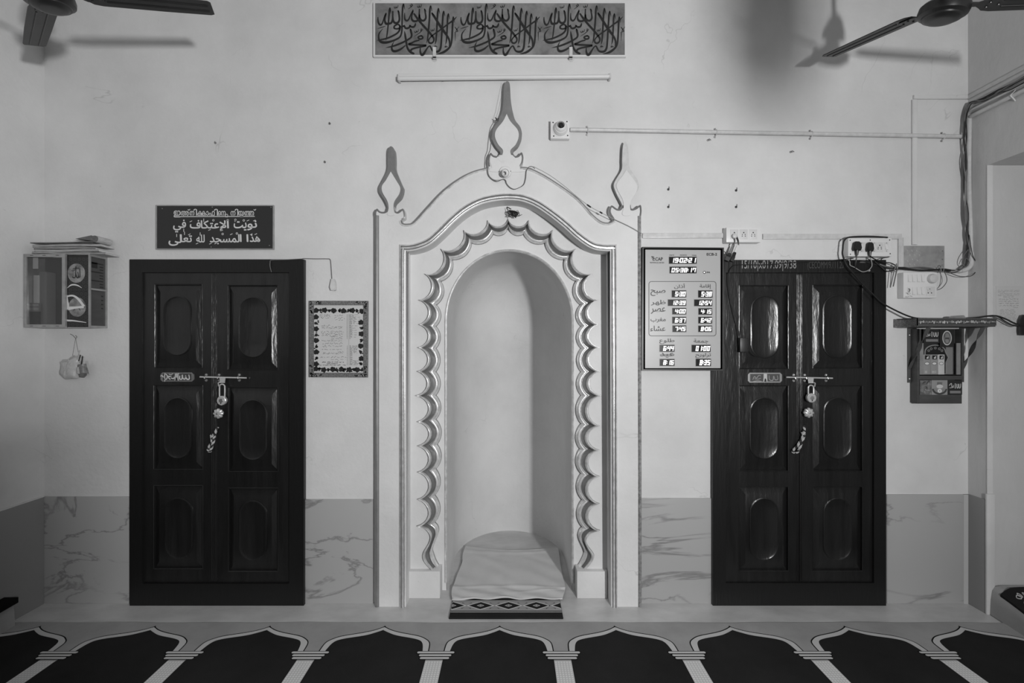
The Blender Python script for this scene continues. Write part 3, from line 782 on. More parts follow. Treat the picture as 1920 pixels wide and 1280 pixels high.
    kp = rp[2]; mb.lathe([(.0001, -.009), (.008, -.005), (.009, 0), (.008, .005), (.0001, .009)], (kp[0] - .004, kp[1], kp[2]), 'news', (.4, -.2, 1), 10)
    part('rope_pull', mb, d, 'striped twisted rope pull')
    # padlock hangs from the hasp
    px, py = bolt['lock']; yl = ylf - .026
    T = thing('padlock', (PX(px, yl), yl, PZ(py + 9, yl)), bolt['locklab'], 'padlock')
    mb = MB(); mb.lathe([(.0001, -.011), (.024, -.011), (.0275, -.008), (.0285, 0), (.0275, .008), (.024, .011), (.0001, .011)], (PX(px, yl), yl, PZ(py, yl)), 'brass' if False else 'chrome', (0, -1, 0), 32)
    mb.lathe([(.012, .0105), (.012, .0125), (.0001, .0128)], (PX(px, yl), yl, PZ(py, yl)), 'steel', (0, -1, 0), 20)
    mb.plate([(PX(px - .8, yl), PZ(py + 6, yl)), (PX(px + .8, yl), PZ(py + 6, yl)), (PX(px + .6, yl), PZ(py + 3, yl)), (PX(px - .6, yl), PZ(py + 3, yl))], yl - .0135, None, 'ink')
    part('lock_body', mb, T)
    top = bolt['locktop']; w = .0155
    sh = [(PX(px, yl) - w, yl, PZ(py - 6, yl)), (PX(px, yl) - w, yl, PZ(top + 5, yl)), (PX(px, yl) - w * .7, yl, PZ(top + 1.5, yl)), (PX(px, yl), yl, PZ(top, yl)), (PX(px, yl) + w * .7, yl, PZ(top + 1.5, yl)), (PX(px, yl) + w, yl, PZ(top + 5, yl)), (PX(px, yl) + w, yl, PZ(py - 6, yl))]
    mb = MB(); mb.tube(sh, .0042, 'chrome', 10, sm=3); part('shackle', mb, T)
    return d
scr1 = [[(0, 7, 1.2), (3, 6, 1.6), (6, 9, 1.2)], [(9, 1, 1.4), (8, 7, 1.6), (9, 12, 1.5), (12, 12, 1.6), (13, 6, 1.6), (10, 3, 1.4)], [(9, 12, 1.4), (8, 17, 1.2)], [(14, 7, 1.4), (21, 7, 1.4), (15, 9, 1.4), (19, 13, 1.6)], [(20, 10, 1.4), (23, 11, 1.8), (26, 11, 1.6), (26, 8, 1.2)],
        [(37, 6, 1.2), (37, 12, 1.8), (41, 12, 1.8), (41, 5, 1.4)], [(42, 4, 1.4), (43, 11, 1.8), (47, 12, 2.0), (48, 5, 1.4)], [(48, 6, 1.4), (50, 12, 2.2), (55, 12, 2.0), (54, 4, 1.4)], [(16, 3, 1), (20, 4, 1), (24, 2, 1)]]
scr2 = [[(9, 13, 1.1), (12, 7, 1.2), (16, 10, 1.1), (20, 5, 1.2), (24, 6, 1.0)], [(10, 16, 1), (18, 15, 1.2), (25, 16, 1)], [(12, 11, 1), (18, 12, 1.2), (24, 10, 1)], [(39, 5, 1), (40, 13, 1.2), (46, 14, 1.4), (47, 6, 1.1)], [(48, 6, 1), (50, 13, 1.4), (55, 12, 1.2), (54, 5, 1)]]
door('door_1', (243, 486, 569.5, 1131), (266, 510.5, 542, 1094), 401.5,
     [[(290, 533, 379, 689, 307, 554, 359, 667), (288, 722, 380, 880, 308, 744, 360, 860), (288, 910, 380, 1066, 309, 932, 362, 1047)],
      [(427, 535, 521, 693, 447, 556, 502, 671), (428, 726, 521, 884, 448, 748, 501, 863), (428, 915, 521, 1071, 448, 937, 501, 1050)]],
     (302, 698, 364, 715), dict(x0=375, x1=462, y=707.5, br=(387, 411, 449), hx=418, knob=(409.5, 775),
     rope=[(409, 801, -.006), (406, 811, -.014), (402, 818, -.018), (400, 828, -.016), (394, 838, -.014), (393.5, 844, -.012), (397, 845, -.014), (400, 838, -.017), (404, 826, -.018), (405, 817, -.016), (402, 813, -.014), (399, 816, -.016)],
     lock=(416.5, 750.5), locktop=720, locklab='round steel padlock hanging on the left door, above its knob'),
     'dark varnished double door left of the niche', scr1)
door('door_2', (1336.5, 487, 1661.5, 1128), (1361, 511, 1639, 1093), 1498.6,
     [[(1386, 535, 1478, 691, 1407, 553, 1460, 672), (1386, 723, 1478, 883, 1405, 744, 1459, 861), (1386, 912, 1478, 1070, 1405, 932, 1459, 1050)],
      [(1524, 534, 1617, 690, 1542, 552, 1597, 672), (1524, 723, 1617, 883, 1543, 744, 1597, 861), (1524, 912, 1617, 1070, 1543, 932, 1597, 1050)]],
     (1401.5, 698.5, 1465.5, 717), dict(x0=1474, x1=1561, y=708, br=(1488, 1508.5, 1548.5), hx=1519, knob=(1516, 773.5),
     rope=[(1507, 799, -.006), (1505, 806, -.014), (1503, 812, -.02), (1498, 824, -.018), (1491, 836, -.014), (1484, 844, -.012), (1487, 848, -.012), (1493, 845, -.016), (1498, 832, -.018), (1503, 818, -.018), (1504, 812, -.016), (1500, 810, -.014)],
     lock=(1520.5, 745.5), locktop=722, locklab='round steel padlock hanging on the right door, above its knob'),
     'dark varnished double door right of the niche, partly behind the clock', scr2)
D2 = bpy.data.objects['door_2']
mb = MB(); y = -.0312
text(mb, '15/10|x017.09|9/38', (1391, 488, 1493, 508), y, 'alu', .0)
text(mb, '(CECOMM/9.//11.20', (1514, 490, 1582, 507), y, 'ink_grey', .0)
part('chalk_note', mb, D2, 'faint chalked figures on the top rail')
mb = MB(); y = -.0155; mb.lathe([(.027, 0), (.027, .0018), (.0001, .0018)], (PX(1432.5, y), y, PZ(598, y)), 'letter', (0, -1, 0), 28)
q = [(PX(1432.5 + dx, y), PZ(598 + dy, y), .004) for dx, dy in ((-4, 2), (-2, -4), (0, 3), (2, -4), (4, 1), (1, 5), (-3, 4))]
mb.stroke(q, y - .0024, 'grey', sm=3); part('sticker', mb, D2, 'round white sticker')

# ------------------------------------------------------------------ ceiling fans
def fan(loc, ax, ay, th, lab):
    n = Vector((ax, ay, 1)).normalized(); u = Vector((1, 0, 0)) - n * n.x; u.normalize(); v = n.cross(u)
    h = Vector(loc)
    T = thing('ceiling_fan', loc, lab, 'fan', 'dark three-bladed ceiling fans')
    mb = MB(); mb.lathe([(.0001, -.060), (.034, -.061), (.052, -.058), (.060, -.052), (.063, -.050), (.068, -.049), (.070, -.044), (.074, -.042), (.084, -.036), (.087, -.022), (.085, -.004), (.076, .006), (.055, .012), (.04, .026), (.03, .034), (.028, .05), (.0001, .05)], h, 'fan', n, 48)
    part('motor_housing', mb, T, smooth=30)
    mb = MB(); mb.tube([h + n * .045, h + n * .10, (h.x, h.y, ZC - .01)], .0105, 'fan', 12); part('down_rod', mb, T)
    mb = MB(); mb.lathe([(.026, .05), (.054, .058), (.048, .10), (.028, .15), (.012, .17)], h, 'fan', n, 28); part('canopy', mb, T)
    mb = MB(); mb.lathe([(.012, -.14), (.05, -.11), (.07, -.02), (.07, -.002)], (h.x, h.y, ZC), 'fan', (0, 0, 1), 28); part('ceiling_canopy', mb, T)
    for k in range(3):
        a = th + k * 2 * math.pi / 3; d = u * math.cos(a) + v * math.sin(a); t = n.cross(d)
        def P(r, s, hh): return h + d * r + t * s + n * (hh + s * -.16)
        mb = MB(); o = []
        prof = [(.122, -.022), (.122, .026), (.14, .044), (.17, .050), (.40, .048), (.585, .043), (.60, .036), (.602, -.034), (.592, -.043), (.40, -.047), (.16, -.050), (.138, -.043)]
        for hh in (.004, .0085): o += [P(r, s, hh) for r, s in prof]
        m = len(prof); fs = [tuple(reversed(range(m))), tuple(range(m, 2 * m))] + [(i, (i + 1) % m, m + (i + 1) % m, m + i) for i in range(m)]
        mb.add(o, fs, 'fan')
        for s in (-.018, .02): mb.tube([P(.195, s, .0035), P(.585, s * .9, .0035)], .003, 'fan', 6)
        b = part('blade', mb, T)
        mb = MB(); q = [(.065, -.014), (.065, .014), (.108, .011), (.126, .024), (.175, .027), (.19, .016), (.19, -.016), (.175, -.027), (.126, -.024), (.108, -.011)]
        o = [P(r, s, -.001) for r, s in q] + [P(r, s, .0036) for r, s in q]; m = len(q)
        mb.add(o, [tuple(reversed(range(m))), tuple(range(m, 2 * m))] + [(i, (i + 1) % m, m + (i + 1) % m, m + i) for i in range(m)], 'fan')
        for r, s in ((.145, -.014), (.145, .014), (.178, 0)): mb.lathe([(.005, -.002), (.004, -.005), (.0001, -.0055)], P(r, s, 0), 'fan', n, 8)
        part('blade_bracket', mb, b)
    return T
fan((-1.948, -.842, 3.037), -.078, -.169, .352, 'dark ceiling fan at the left, its blade pointing right along the wall')
fan((1.833, -.826, 3.0), .13, -.22, -.359, 'dark ceiling fan at the right, one blade reaching down to the left')

# ------------------------------------------------------------------ calligraphy board
CAL = """97,355,14 97,420,28 115,490,36 148,520,36 185,490,28 210,420,24 235,340,24 270,268,26|267,290,22 245,370,28 240,430,36 262,490,48 310,495,44 370,480,40 395,430,36 405,350,30 405,228,26
405,340,28 415,420,34 440,470,44 490,480,44 530,450,40 545,390,36 535,300,34 513,215,24|515,218,24 535,250,16 550,292,5
347,152,8 335,220,34 325,350,30 312,500,28 295,650,26 280,760,22 262,846,6|345,165,30 358,220,18 366,286,6
627,72,10 615,140,34 605,280,30 600,450,30 598,600,32 585,700,32 555,770,32 480,820,36 380,860,40 270,885,48 180,880,50 125,840,40 110,760,30 125,690,24 198,597,7|630,85,28 645,140,16 656,196,6
500,508,28 445,540,34 435,585,34 480,602,30 540,590,36 560,555,34 530,515,30 495,506,26|555,540,36 550,620,36 500,690,34 400,750,34 280,800,34 150,830,26 72,843,5
550,580,26 590,558,30 650,545,30 662,578,34 700,592,40 750,570,36 765,520,26|763,530,26 790,558,36 840,562,38 870,530,34 882,483,22|662,513,7 640,535,18 622,552,24
90,597,6 160,575,16 250,547,9
655,268,10 653,360,26 665,410,34 700,432,36 740,400,28 780,310,24 832,205,24|830,230,24 805,320,26 800,390,36 830,435,42 890,442,40 940,410,36 955,350,30 962,182,22|962,300,26 970,370,34 1000,420,40 1050,430,40 1090,390,36 1095,330,32 1068,182,22|1070,190,20 1088,215,14 1102,242,5
843,278,30 930,400,42 1030,520,42 1140,640,42 1220,740,40 1260,800,36 1257,860,30 1212,900,34 1165,888,34 1153,840,28 1190,780,24 1240,735,24 1330,670,28 1450,585,28 1560,500,30 1660,430,34 1742,348,8
1192,112,10 1180,200,36 1170,400,34 1158,560,34 1145,700,32 1130,820,24 1110,903,5|1195,120,28 1212,175,16 1222,232,6
1218,262,20 1240,300,40 1300,390,44 1380,520,48 1440,610,54 1520,720,42 1575,810,38 1592,890,32 1578,974,6|1225,275,16 1265,318,14 1302,352,5
1357,162,10 1345,250,36 1335,400,34 1325,600,34 1315,750,32 1305,860,26 1288,928,5|1358,175,26 1375,235,16 1387,292,5
1469,222,10 1455,300,34 1445,450,34 1432,650,34 1420,850,34 1405,990,38 1370,1060,44 1310,1080,44 1240,1060,34 1200,990,30 1180,960,28 1140,985,26 1090,1060,34 1045,1130,50 1005,1138,44 980,1080,34 980,998,16|1467,235,26 1482,285,16 1494,338,5
1565,276,10 1552,350,34 1545,500,32 1535,700,32 1525,850,26 1506,934,5|1565,290,26 1580,345,16 1592,402,5
1667,342,10 1658,430,34 1650,600,34 1640,800,34 1620,930,34 1570,1010,40 1480,1080,46 1400,1110,30 1322,1124,6|1668,350,24 1682,410,16 1694,472,5
1010,745,28 960,758,32 935,785,34 975,815,34 1028,800,34 1025,762,32 990,742,26|962,838,26 880,858,30 800,895,34 740,922,40 800,932,40 900,937,36 1000,942,36 1108,945,40|1105,955,30 1000,975,34 880,1000,34 800,1030,38 782,1065,34
652,650,10 665,740,36 685,860,38 705,980,38 750,1060,44 810,1105,44 858,1120,30
767,596,8 780,640,36 800,720,38 785,780,34 700,840,36 580,900,36 420,960,34 255,997,5|770,605,28 790,630,16 804,660,5
432,866,6 395,940,24 385,1010,36 410,1060,48 480,1065,44 580,1020,36 668,948,20
990,598,12 1020,620,16 990,640,14 985,615,10|1015,635,14 960,690,14 848,762,5
436,130,9 442,165,14 468,165,14 474,135,10 480,162,14 506,152,14 518,108,9|920,120,9 926,150,14 952,150,14 960,115,10 964,148,14 994,140,14 1008,92,9|858,645,9 865,672,14 892,672,14 900,640,10 906,668,14 932,655,14 942,608,9|1202,612,9 1206,645,14 1230,645,14 1238,615,10 1244,640,14 1264,632,14 1276,588,9
788,82,12 816,108,18 792,130,14 768,120,12 784,102,10|806,128,13 770,160,12 718,192,5
1703,563,13 1745,620,18 1762,655,14 1722,662,12 1745,612,12 1788,558,9|1708,668,18 1709,760,12 1708,852,5
1318,958,8 1290,956,12 1282,974,12 1334,972,10 1268,986,6|1535,958,8 1508,958,12 1498,976,12 1550,974,10 1486,990,6"""
YC = -.022
T = thing('calligraphy_board', (PX(938), 0, PZ(106)), 'long grey board with black calligraphy repeated three times, high above the niche', 'sign')
mb = MB(); mb.pbox(699.5, 3.5, 1174.5, 106, YC + .003, -.0005, 'frame_white', .003); part('frame', mb, T)
mb = MB(); mb.pbox(703.5, 6, 1171.5, 102.5, YC + .001, -.004, 'calbg'); part('panel', mb, T)
for k in range(3):
    mb = MB(); dx = (0, 155.7, 311.3)[k]
    for i, ln in enumerate(CAL.split('\n')):
        for st in ln.split('|'):
            P = [tuple(float(q) for q in w.split(',')) for w in st.split()]
            mb.stroke([(PX(700 + a / 11.13 + dx, YC), PZ(b / 11.13, YC), c / 11.13 / S * 1.06) for a, b, c in P], YC - i * .00002, 'ink', sm=5)
    part('calligraphy', mb, T)
for px in (814.5, 1070.5):
    mb = MB(); mb.pbox(px - 3, 88, px + 3, 109, YC - .004, YC - .0005, 'pvc'); mb.pbox(px - 3, 106, px + 3, 108.5, YC - .004, -.0005, 'pvc')
    mb.lathe([(.018, 0), (.018, .003), (.0001, .003)], (PX(px + .5), 0, PZ(110.5)), 'pvc', (0, -1, 0), 16); mb.lathe([(.006, .003), (.005, .006), (.0001, .007)], (PX(px + 1), 0, PZ(111.5)), 'steel', (0, -1, 0), 10)
    part('clip', mb, T, 'small white mounting clip')
# batten lamp below it
T = thing('tube_lamp', (PX(946), 0, PZ(152)), 'slim unlit white tube lamp on the wall above the tallest finial', 'lamp')
mb = MB(); y = -.030
P = [W(749, 147.5, y), W(1143, 143.5, y)]
mb.tube(P, .0125, 'frame_white', 16); part('tube', mb, T)
mb = MB(); mb.box(PX(748), PX(1143), -.026, -.0005, PZ(151), PZ(142), 'frame_white', .003); part('batten', mb, T)
for (a, b) in ((748, 147.5), (1143.5, 143.5)):
    mb = MB(); mb.box(PX(a, y) - .006, PX(a, y) + .006, y - .0128, -.001, PZ(b + 4.6, y), PZ(b - 4.4, y), 'pvc', .003); part('end_cap', mb, T)
for px, py in ((830, 152.5), (1061, 149)):
    mb = MB(); mb.box(PX(px - 1.5), PX(px + 1.5), -.02, -.0005, PZ(py + .8), PZ(py - 3), 'grey'); part('screw', mb, T)

# ------------------------------------------------------------------ black sign with white lettering
YS = -.016
T = thing('prayer_sign', (PX(403), 0, PZ(467)), 'black sign with white lettering in two scripts, above the left door', 'sign')
mb = MB(); mb.pbox(291.5, 384, 513, 467.5, YS + .002, -.0005, 'alu', .002); part('frame', mb, T)
mb = MB(); mb.pbox(294.3, 386, 511, 465.6, YS, -.002, 'board'); part('panel', mb, T)
mb = MB(); yt = YS - .0006
def C2(a, b): return (285 + a / 8.17, 380 + b / 8.17)
def t2(s, x0, y0, x1, y1, bold=.02, ar=True):
    a, b = C2(x0, y0); c, d = C2(x1, y1); text(mb, arabic(s) if ar else s, (a, b, c, d), yt, 'letter', bold)
ML = [('ഇ', 335, 122, 438, 222), ('അ', 445, 128, 565, 197), ('ത', 578, 128, 650, 197), ('ി', 640, 96, 690, 197), ('ക', 695, 128, 775, 197), ('ക', 752, 128, 830, 197), ('ാ', 833, 128, 866, 197), ('ഫ', 872, 128, 962, 197),
      ('ി', 955, 96, 1010, 197), ('െ', 1014, 128, 1056, 197), ('ന', 1058, 128, 1128, 197), ('റ', 1126, 172, 1166, 226), ('ന', 1207, 128, 1278, 197), ('ി', 1272, 96, 1322, 197), ('യ', 1326, 128, 1412, 197), ('ത', 1420, 128, 1498, 197), ('ത', 1484, 128, 1562, 197)]
for s, a, b, c, d in ML: t2(s, a, b, c, d, .016, False)
for x in (567, 1576): mb.stroke([(PX(C2(x - 16 + k * 8, 0)[0], yt), PZ(C2(0, 100 + (0, 12, 14, 8, -4)[k])[1], yt), 1.3 / S) for k in range(5)], yt, 'letter', sm=3)
mb.stroke([(PX(C2(1352, 0)[0], yt), PZ(C2(0, 212)[1], yt), 2 / S), (PX(C2(1400, 0)[0], yt), PZ(C2(0, 208)[1], yt), 2.4 / S)], yt, 'letter', sm=2)
mb.plate(pp([C2(333, 207), C2(1573, 203), C2(1573, 214), C2(333, 219)], yt), yt, None, 'letter')
t2('نو', 1462, 275, 1606, 420); t2('يت', 1256, 285, 1448, 425); t2('ا', 1152, 285, 1176, 388, .03); t2('لإ', 1036, 272, 1136, 432); t2('عتكا', 752, 272, 1028, 392); t2('ف', 584, 268, 745, 392); t2('في', 328, 262, 522, 452)
t2('هذ', 1500, 488, 1655, 598); t2('ا', 1452, 486, 1474, 596, .03); t2('ا', 1350, 486, 1370, 596, .03); t2('لمسجد', 890, 486, 1340, 634); t2('لله', 682, 490, 806, 606); t2('تعا', 440, 486, 612, 602); t2('لى', 258, 486, 452, 656)
def mark(kind, x, y_, w=36):
    a = [(C2(x - w / 2, y_ + 8)), (C2(x + w / 2, y_ - 8))]
    if kind == 'f': mb.stroke([(PX(p[0], yt), PZ(p[1], yt), 1.1 / S) for p in a], yt, 'letter', sm=2)
    elif kind == 'v': mb.stroke([(PX(C2(x, y_ + d)[0], yt), PZ(C2(x, y_ + d)[1], yt), 1.2 / S) for d in (-24, 24)], yt, 'letter', sm=2)
    else:
        q = [C2(x + 13 * math.cos(k * math.pi / 5), y_ + 13 * math.sin(k * math.pi / 5)) for k in range(11)]
        mb.stroke([(PX(p[0], yt), PZ(p[1], yt), .9 / S) for p in q], yt, 'letter', sm=2)
        if kind == 'd': mb.stroke([(PX(p[0], yt), PZ(p[1], yt), .9 / S) for p in (C2(x + 10, y_ + 8), C2(x - 14, y_ + 30))], yt, 'letter', sm=2)
for k in (('f', 1568, 272), ('f', 1470, 272), ('o', 1406, 270), ('d', 1278, 262), ('o', 1160, 268), ('f', 1078, 420, 0), ('o', 940, 268), ('v', 792, 266), ('f', 880, 416), ('f', 596, 284), ('v', 486, 420), ('f', 1590, 480), ('f', 1520, 482), ('o', 1300, 470), ('f', 1215, 482), ('o', 1082, 478), ('f', 975, 622), ('f', 895, 626), ('v', 738, 478), ('f', 690, 624), ('f', 572, 484), ('v', 498, 468), ('v', 378, 500)):
    if len(k) == 4 and k[3] == 0: continue
    mark(*k)
part('lettering', mb, T)
for a, b in ((160, 90), (925, 68), (1825, 70), (908, 678), (1800, 655)):
    mb = MB(); p = C2(a, b); mb.lathe([(.0035, 0), (.003, .002), (.0001, .0025)], (PX(p[0], YS), YS, PZ(p[1], YS)), 'steel', (0, -1, 0), 10); part('screw', mb, T)

# ------------------------------------------------------------------ digital clock board
YK = -.055
T = thing('digital_clock', (PX(1280), 0, PZ(694)), 'large black-framed digital clock board showing rows of prayer times, right of the niche', 'clock')
mb = MB(); o = pp([(1203, 694.5), (1357, 694.5), (1357.5, 464), (1204.5, 462.5)], YK); i_ = pp([(1209.5, 690), (1351.5, 690), (1351.5, 468.5), (1210, 467.5)], YK)
mb.plate(o, YK, -.001, 'black', [i_]); mb.plate(pp([(1206.5, 692), (1354.5, 692), (1354.5, 466), (1207, 465)], YK), YK + .0, None, 'black', [i_])
part('case', mb, T, 'black frame')
mb = MB(); yk = YK + .004; mb.plate(pp([(1209, 690.5), (1352, 690.5), (1352, 468), (1209.5, 467)], YK), yk, yk + .004, 'clockface'); part('face', mb, T, 'grey printed face')
def K(a, b): return (1190 + a / 4.0, 400 + b / 4.0)
yk -= .0008
mb = MB()
def kt(s, x0, y0, x1, y1, m='ink_grey', bold=0.0, ar=True):
    a, b = K(x0, y0); c, d = K(x1, y1); text(mb, arabic(s) if ar else s, (a, b, c, d), yk, m, bold)
for s, b in (('صبح', (120, 572, 230, 618)), ('ظهر', (122, 648, 232, 690)), ('عصر', (122, 706, 230, 752)), ('مغرب', (120, 780, 232, 818)), ('عشاء', (118, 842, 230, 884)), ('أذان', (297, 526, 376, 566)), ('إقامة', (488, 530, 572, 566)),
             ('طلوع', (186, 938, 298, 978)), ('جمعة', (443, 940, 552, 976)), ('عيد', (190, 1044, 296, 1080)), ('تراويح', (456, 1046, 572, 1084))): kt(s, *b, 'ink_grey', .012)
mb.plate(pp([K(190, 1057), K(298, 1055), K(298, 1059), K(190, 1061)], yk), yk, None, 'ink_grey')
kt('CAP', 155, 330, 210, 354, 'ink', .03, False); kt('c', 135, 338, 150, 354, 'ink', .03, False); kt('%', 125, 321, 148, 338, 'ink', .03, False)
kt('WWW.ECAP.IN', 114, 364, 219, 374, 'ink', .01, False); kt('ECB-2', 541, 297, 617, 316, 'ink', .025, False)
kt('DATE', 262, 308, 296, 318, 'ink_grey', .01, False); kt('MONTH', 341, 308, 390, 318, 'ink_grey', .01, False); kt('YEAR', 428, 310, 464, 319, 'ink_grey', .01, False); kt('PM', 541, 437, 563, 448, 'ink', .02, False)
x0, z0 = PX(K(105, 0)[0], yk), PZ(K(0, 920)[1], yk); x1, z1 = PX(K(612, 0)[0], yk), PZ(K(0, 508)[1], yk)
q = rrect(x0, z0, x1, z1, .016); mb.plate(q, yk, None, 'ink_grey', [rrect(x0 + .0035, z0 + .0035, x1 - .0035, z1 - .0035, .013)])
part('print', mb, T, 'printed lettering and rounded outline')
DISP = [('19:02:21', 258, 326, 464, 376), ('05:38:1n', 263, 400, 463, 448), ('5:30', 279, 578, 386, 628), ('5:38', 477, 578, 583, 630), ('12:39', 250, 646, 386, 692), ('12:54', 447, 646, 581, 694), ('4:00', 283, 710, 386, 756), ('4:15', 479, 712, 580, 758),
        ('6:37', 283, 776, 386, 824), ('6:42', 478, 776, 580, 824), ('7:45', 285, 841, 386, 888), ('8:06', 478, 842, 580, 888), ('6:44', 188, 986, 298, 1036), ('01:00', 428, 986, 568, 1038), ('8:16', 189, 1092, 298, 1142), ('8:35', 459, 1090, 571, 1144)]
for s, a, b, c, d in DISP:
    mb = MB(); p, q = K(a, b), K(c, d)
    mb.plate(pp([(p[0] - .8, q[1] + .8), (q[0] + .8, q[1] + .8), (q[0] + .8, p[1] - .8), (p[0] - .8, p[1] - .8)], yk), yk + .0003, None, 'grey')
    mb.plate(pp([(p[0], q[1]), (q[0], q[1]), (q[0], p[1]), (p[0], p[1])], yk), yk, None, 'window'); ds = part('display', mb, T)
    mb = MB(); w = q[0] - p[0]; nd = len(s.replace(':', '')); ind = max(1.2, w - nd * 6.7 - s.count(':') * 1.1) if len(s) < 6 else 3
    digits(mb, s, p[0] + ind, p[1] + 2.2, q[0] - .6, q[1] - 1.8, yk - .0006, 'led'); part('digits', mb, ds, 'glowing white digits')
mb = MB(); p = K(523, 442); mb.lathe([(.008, 0), (.008, .002), (.0001, .002)], (PX(p[0], yk), yk, PZ(p[1], yk)), 'window', (0, -1, 0), 20); mb.lathe([(.004, .002), (.003, .005), (.0001, .006)], (PX(p[0] - .4, yk), yk, PZ(p[1], yk)), 'led', (0, -1, 0), 12); part('indicator_lamp', mb, T)

# ------------------------------------------------------------------ framed timetable
YT = -.018
T = thing('framed_timetable', (PX(635), 0, PZ(707)), 'framed paper timetable with a dark flower border, right of the left door', 'poster')
def Q(a, b): return (570 + a / 7.53, 550 + b / 7.53)
o = pp([Q(72, 1183), Q(895, 1186), Q(902, 104), Q(72, 102)], YT); i_ = pp([Q(133, 1118), Q(838, 1118), Q(838, 166), Q(135, 164)], YT)
mb = MB(); mb.plate(o, YT, -.0005, 'glitter', [i_]); fr = part('frame', mb, T, 'glittering grey frame')
r = random.Random(3)
for cx_, cy_, sx, sy in ((72, 102, 1, 1), (900, 104, -1, 1), (72, 1184, 1, -1), (897, 1186, -1, -1)):
    mb = MB()
    for k in range(20):
        u = (r.uniform(15, 185), r.uniform(14, 46)) if k % 2 else (r.uniform(15, 46), r.uniform(14, 175)); p = Q(cx_ + sx * u[0], cy_ + sy * u[1])
        mb.plate(ell(PX(p[0], YT), PZ(p[1], YT), r.uniform(.003, .0062), r.uniform(.003, .006), 7), YT - .001, YT, 'ink')
    for k in range(4):
        p = Q(cx_ + sx * (22 + 34 * k), cy_ + sy * 28); mb.lathe([(.003, 0), (.002, .002), (.0001, .0026)], (PX(p[0], YT), YT - .001, PZ(p[1], YT)), 'chrome', (0, -1, 0), 8)
    part('corner_ornament', mb, fr)
mb = MB(); y = YT + .008; mb.plate(pp([Q(130, 1122), Q(842, 1122), Q(842, 160), Q(130, 160)], YT), y, y + .002, 'paper'); y -= .0006
for line, n in ((((165, 240), (820, 245)), 11), (((165, 1068), (820, 1080)), 12), (((172, 330), (172, 1000)), 9), (((812, 405), (805, 1000)), 8)):
    for k in range(n):
        t = k / (n - 1); a = line[0][0] + (line[1][0] - line[0][0]) * t; b = line[0][1] + (line[1][1] - line[0][1]) * t
        big = 40 if k % 2 == 0 else 22
        p = Q(a + r.uniform(-8, 8), b + r.uniform(-8, 8)); rr = big / 7.53 / S
        mb.plate([(PX(p[0], y) + rr * (1 + .16 * math.cos(5 * g)) * math.cos(g), PZ(p[1], y) + rr * .9 * (1 + .16 * math.sin(5 * g + k)) * math.sin(g)) for g in [2 * math.pi * i / 20 for i in range(20)]], y, None, 'ink')
        if k % 2:
            for g in range(3):
                p2 = Q(a + r.uniform(-34, 34), b + r.uniform(-34, 34)); mb.plate(ell(PX(p2[0], y), PZ(p2[1], y), .0055, .004, 8), y, None, 'ink')
for row, (b, x0, x1, h) in enumerate(((305, 220, 370, 2.2), (325, 230, 380, 2.2), (350, 240, 360, 2.0), (310, 430, 580, 2.0), (350, 430, 585, 2.6), (375, 440, 570, 1.6), (455, 245, 370, 2.2), (470, 390, 560, 1.6), (490, 250, 570, 1.6), (540, 240, 570, 2.4), (565, 245, 560, 2.2), (590, 250, 550, 2.2), (615, 380, 550, 2.2), (640, 380, 550, 1.6), (665, 250, 550, 1.6), (705, 260, 550, 2.2), (745, 260, 540, 2.2), (790, 250, 560, .9), (825, 480, 570, 2), (845, 270, 560, 2.4), (898, 230, 600, 1.6), (935, 380, 600, 1.4))):
    squiggle(mb, Q(x0, 0)[0], Q(x1, 0)[0], Q(0, b)[1], h * .8, y, 'ink_grey', .55, 40 + row, 1.4)
for b, x0, x1 in ((970, 255, 565), (990, 320, 500), (1010, 200, 600)): squiggle(mb, Q(x0, 0)[0], Q(x1, 0)[0], Q(0, b)[1], .5, y, 'ink', 1.0, int(b), 1.2)
for k in range(34):
    b = 300 + k * 10.5 if k < 33 else 0
    if not b or b > 640: break
    squiggle(mb, Q(640, 0)[0], Q(730 if k % 3 else 800, 0)[0] - (b > 430) * 6, Q(0, b)[1], .3, y, 'grey', .8, k, 1.3); squiggle(mb, Q(604, 0)[0], Q(622, 0)[0], Q(0, b)[1], .3, y, 'grey', .8, k + 90, 1.3)
for k in range(28):
    b = 738 + k * 10; squiggle(mb, Q(644, 0)[0], Q(760 if k < 11 else 690 if k < 21 else 775, 0)[0], Q(0, b)[1], .3, y, 'grey', .8, k + 200, 1.3); squiggle(mb, Q(606, 0)[0], Q(624, 0)[0], Q(0, b)[1], .3, y, 'grey', .8, k + 300, 1.3)
mb.plate(pp([Q(630, 1015), Q(634, 1015), Q(634, 290), Q(630, 290)], y), y, None, 'alu')
part('sheet', mb, T, 'printed sheet with rows of small handwriting')

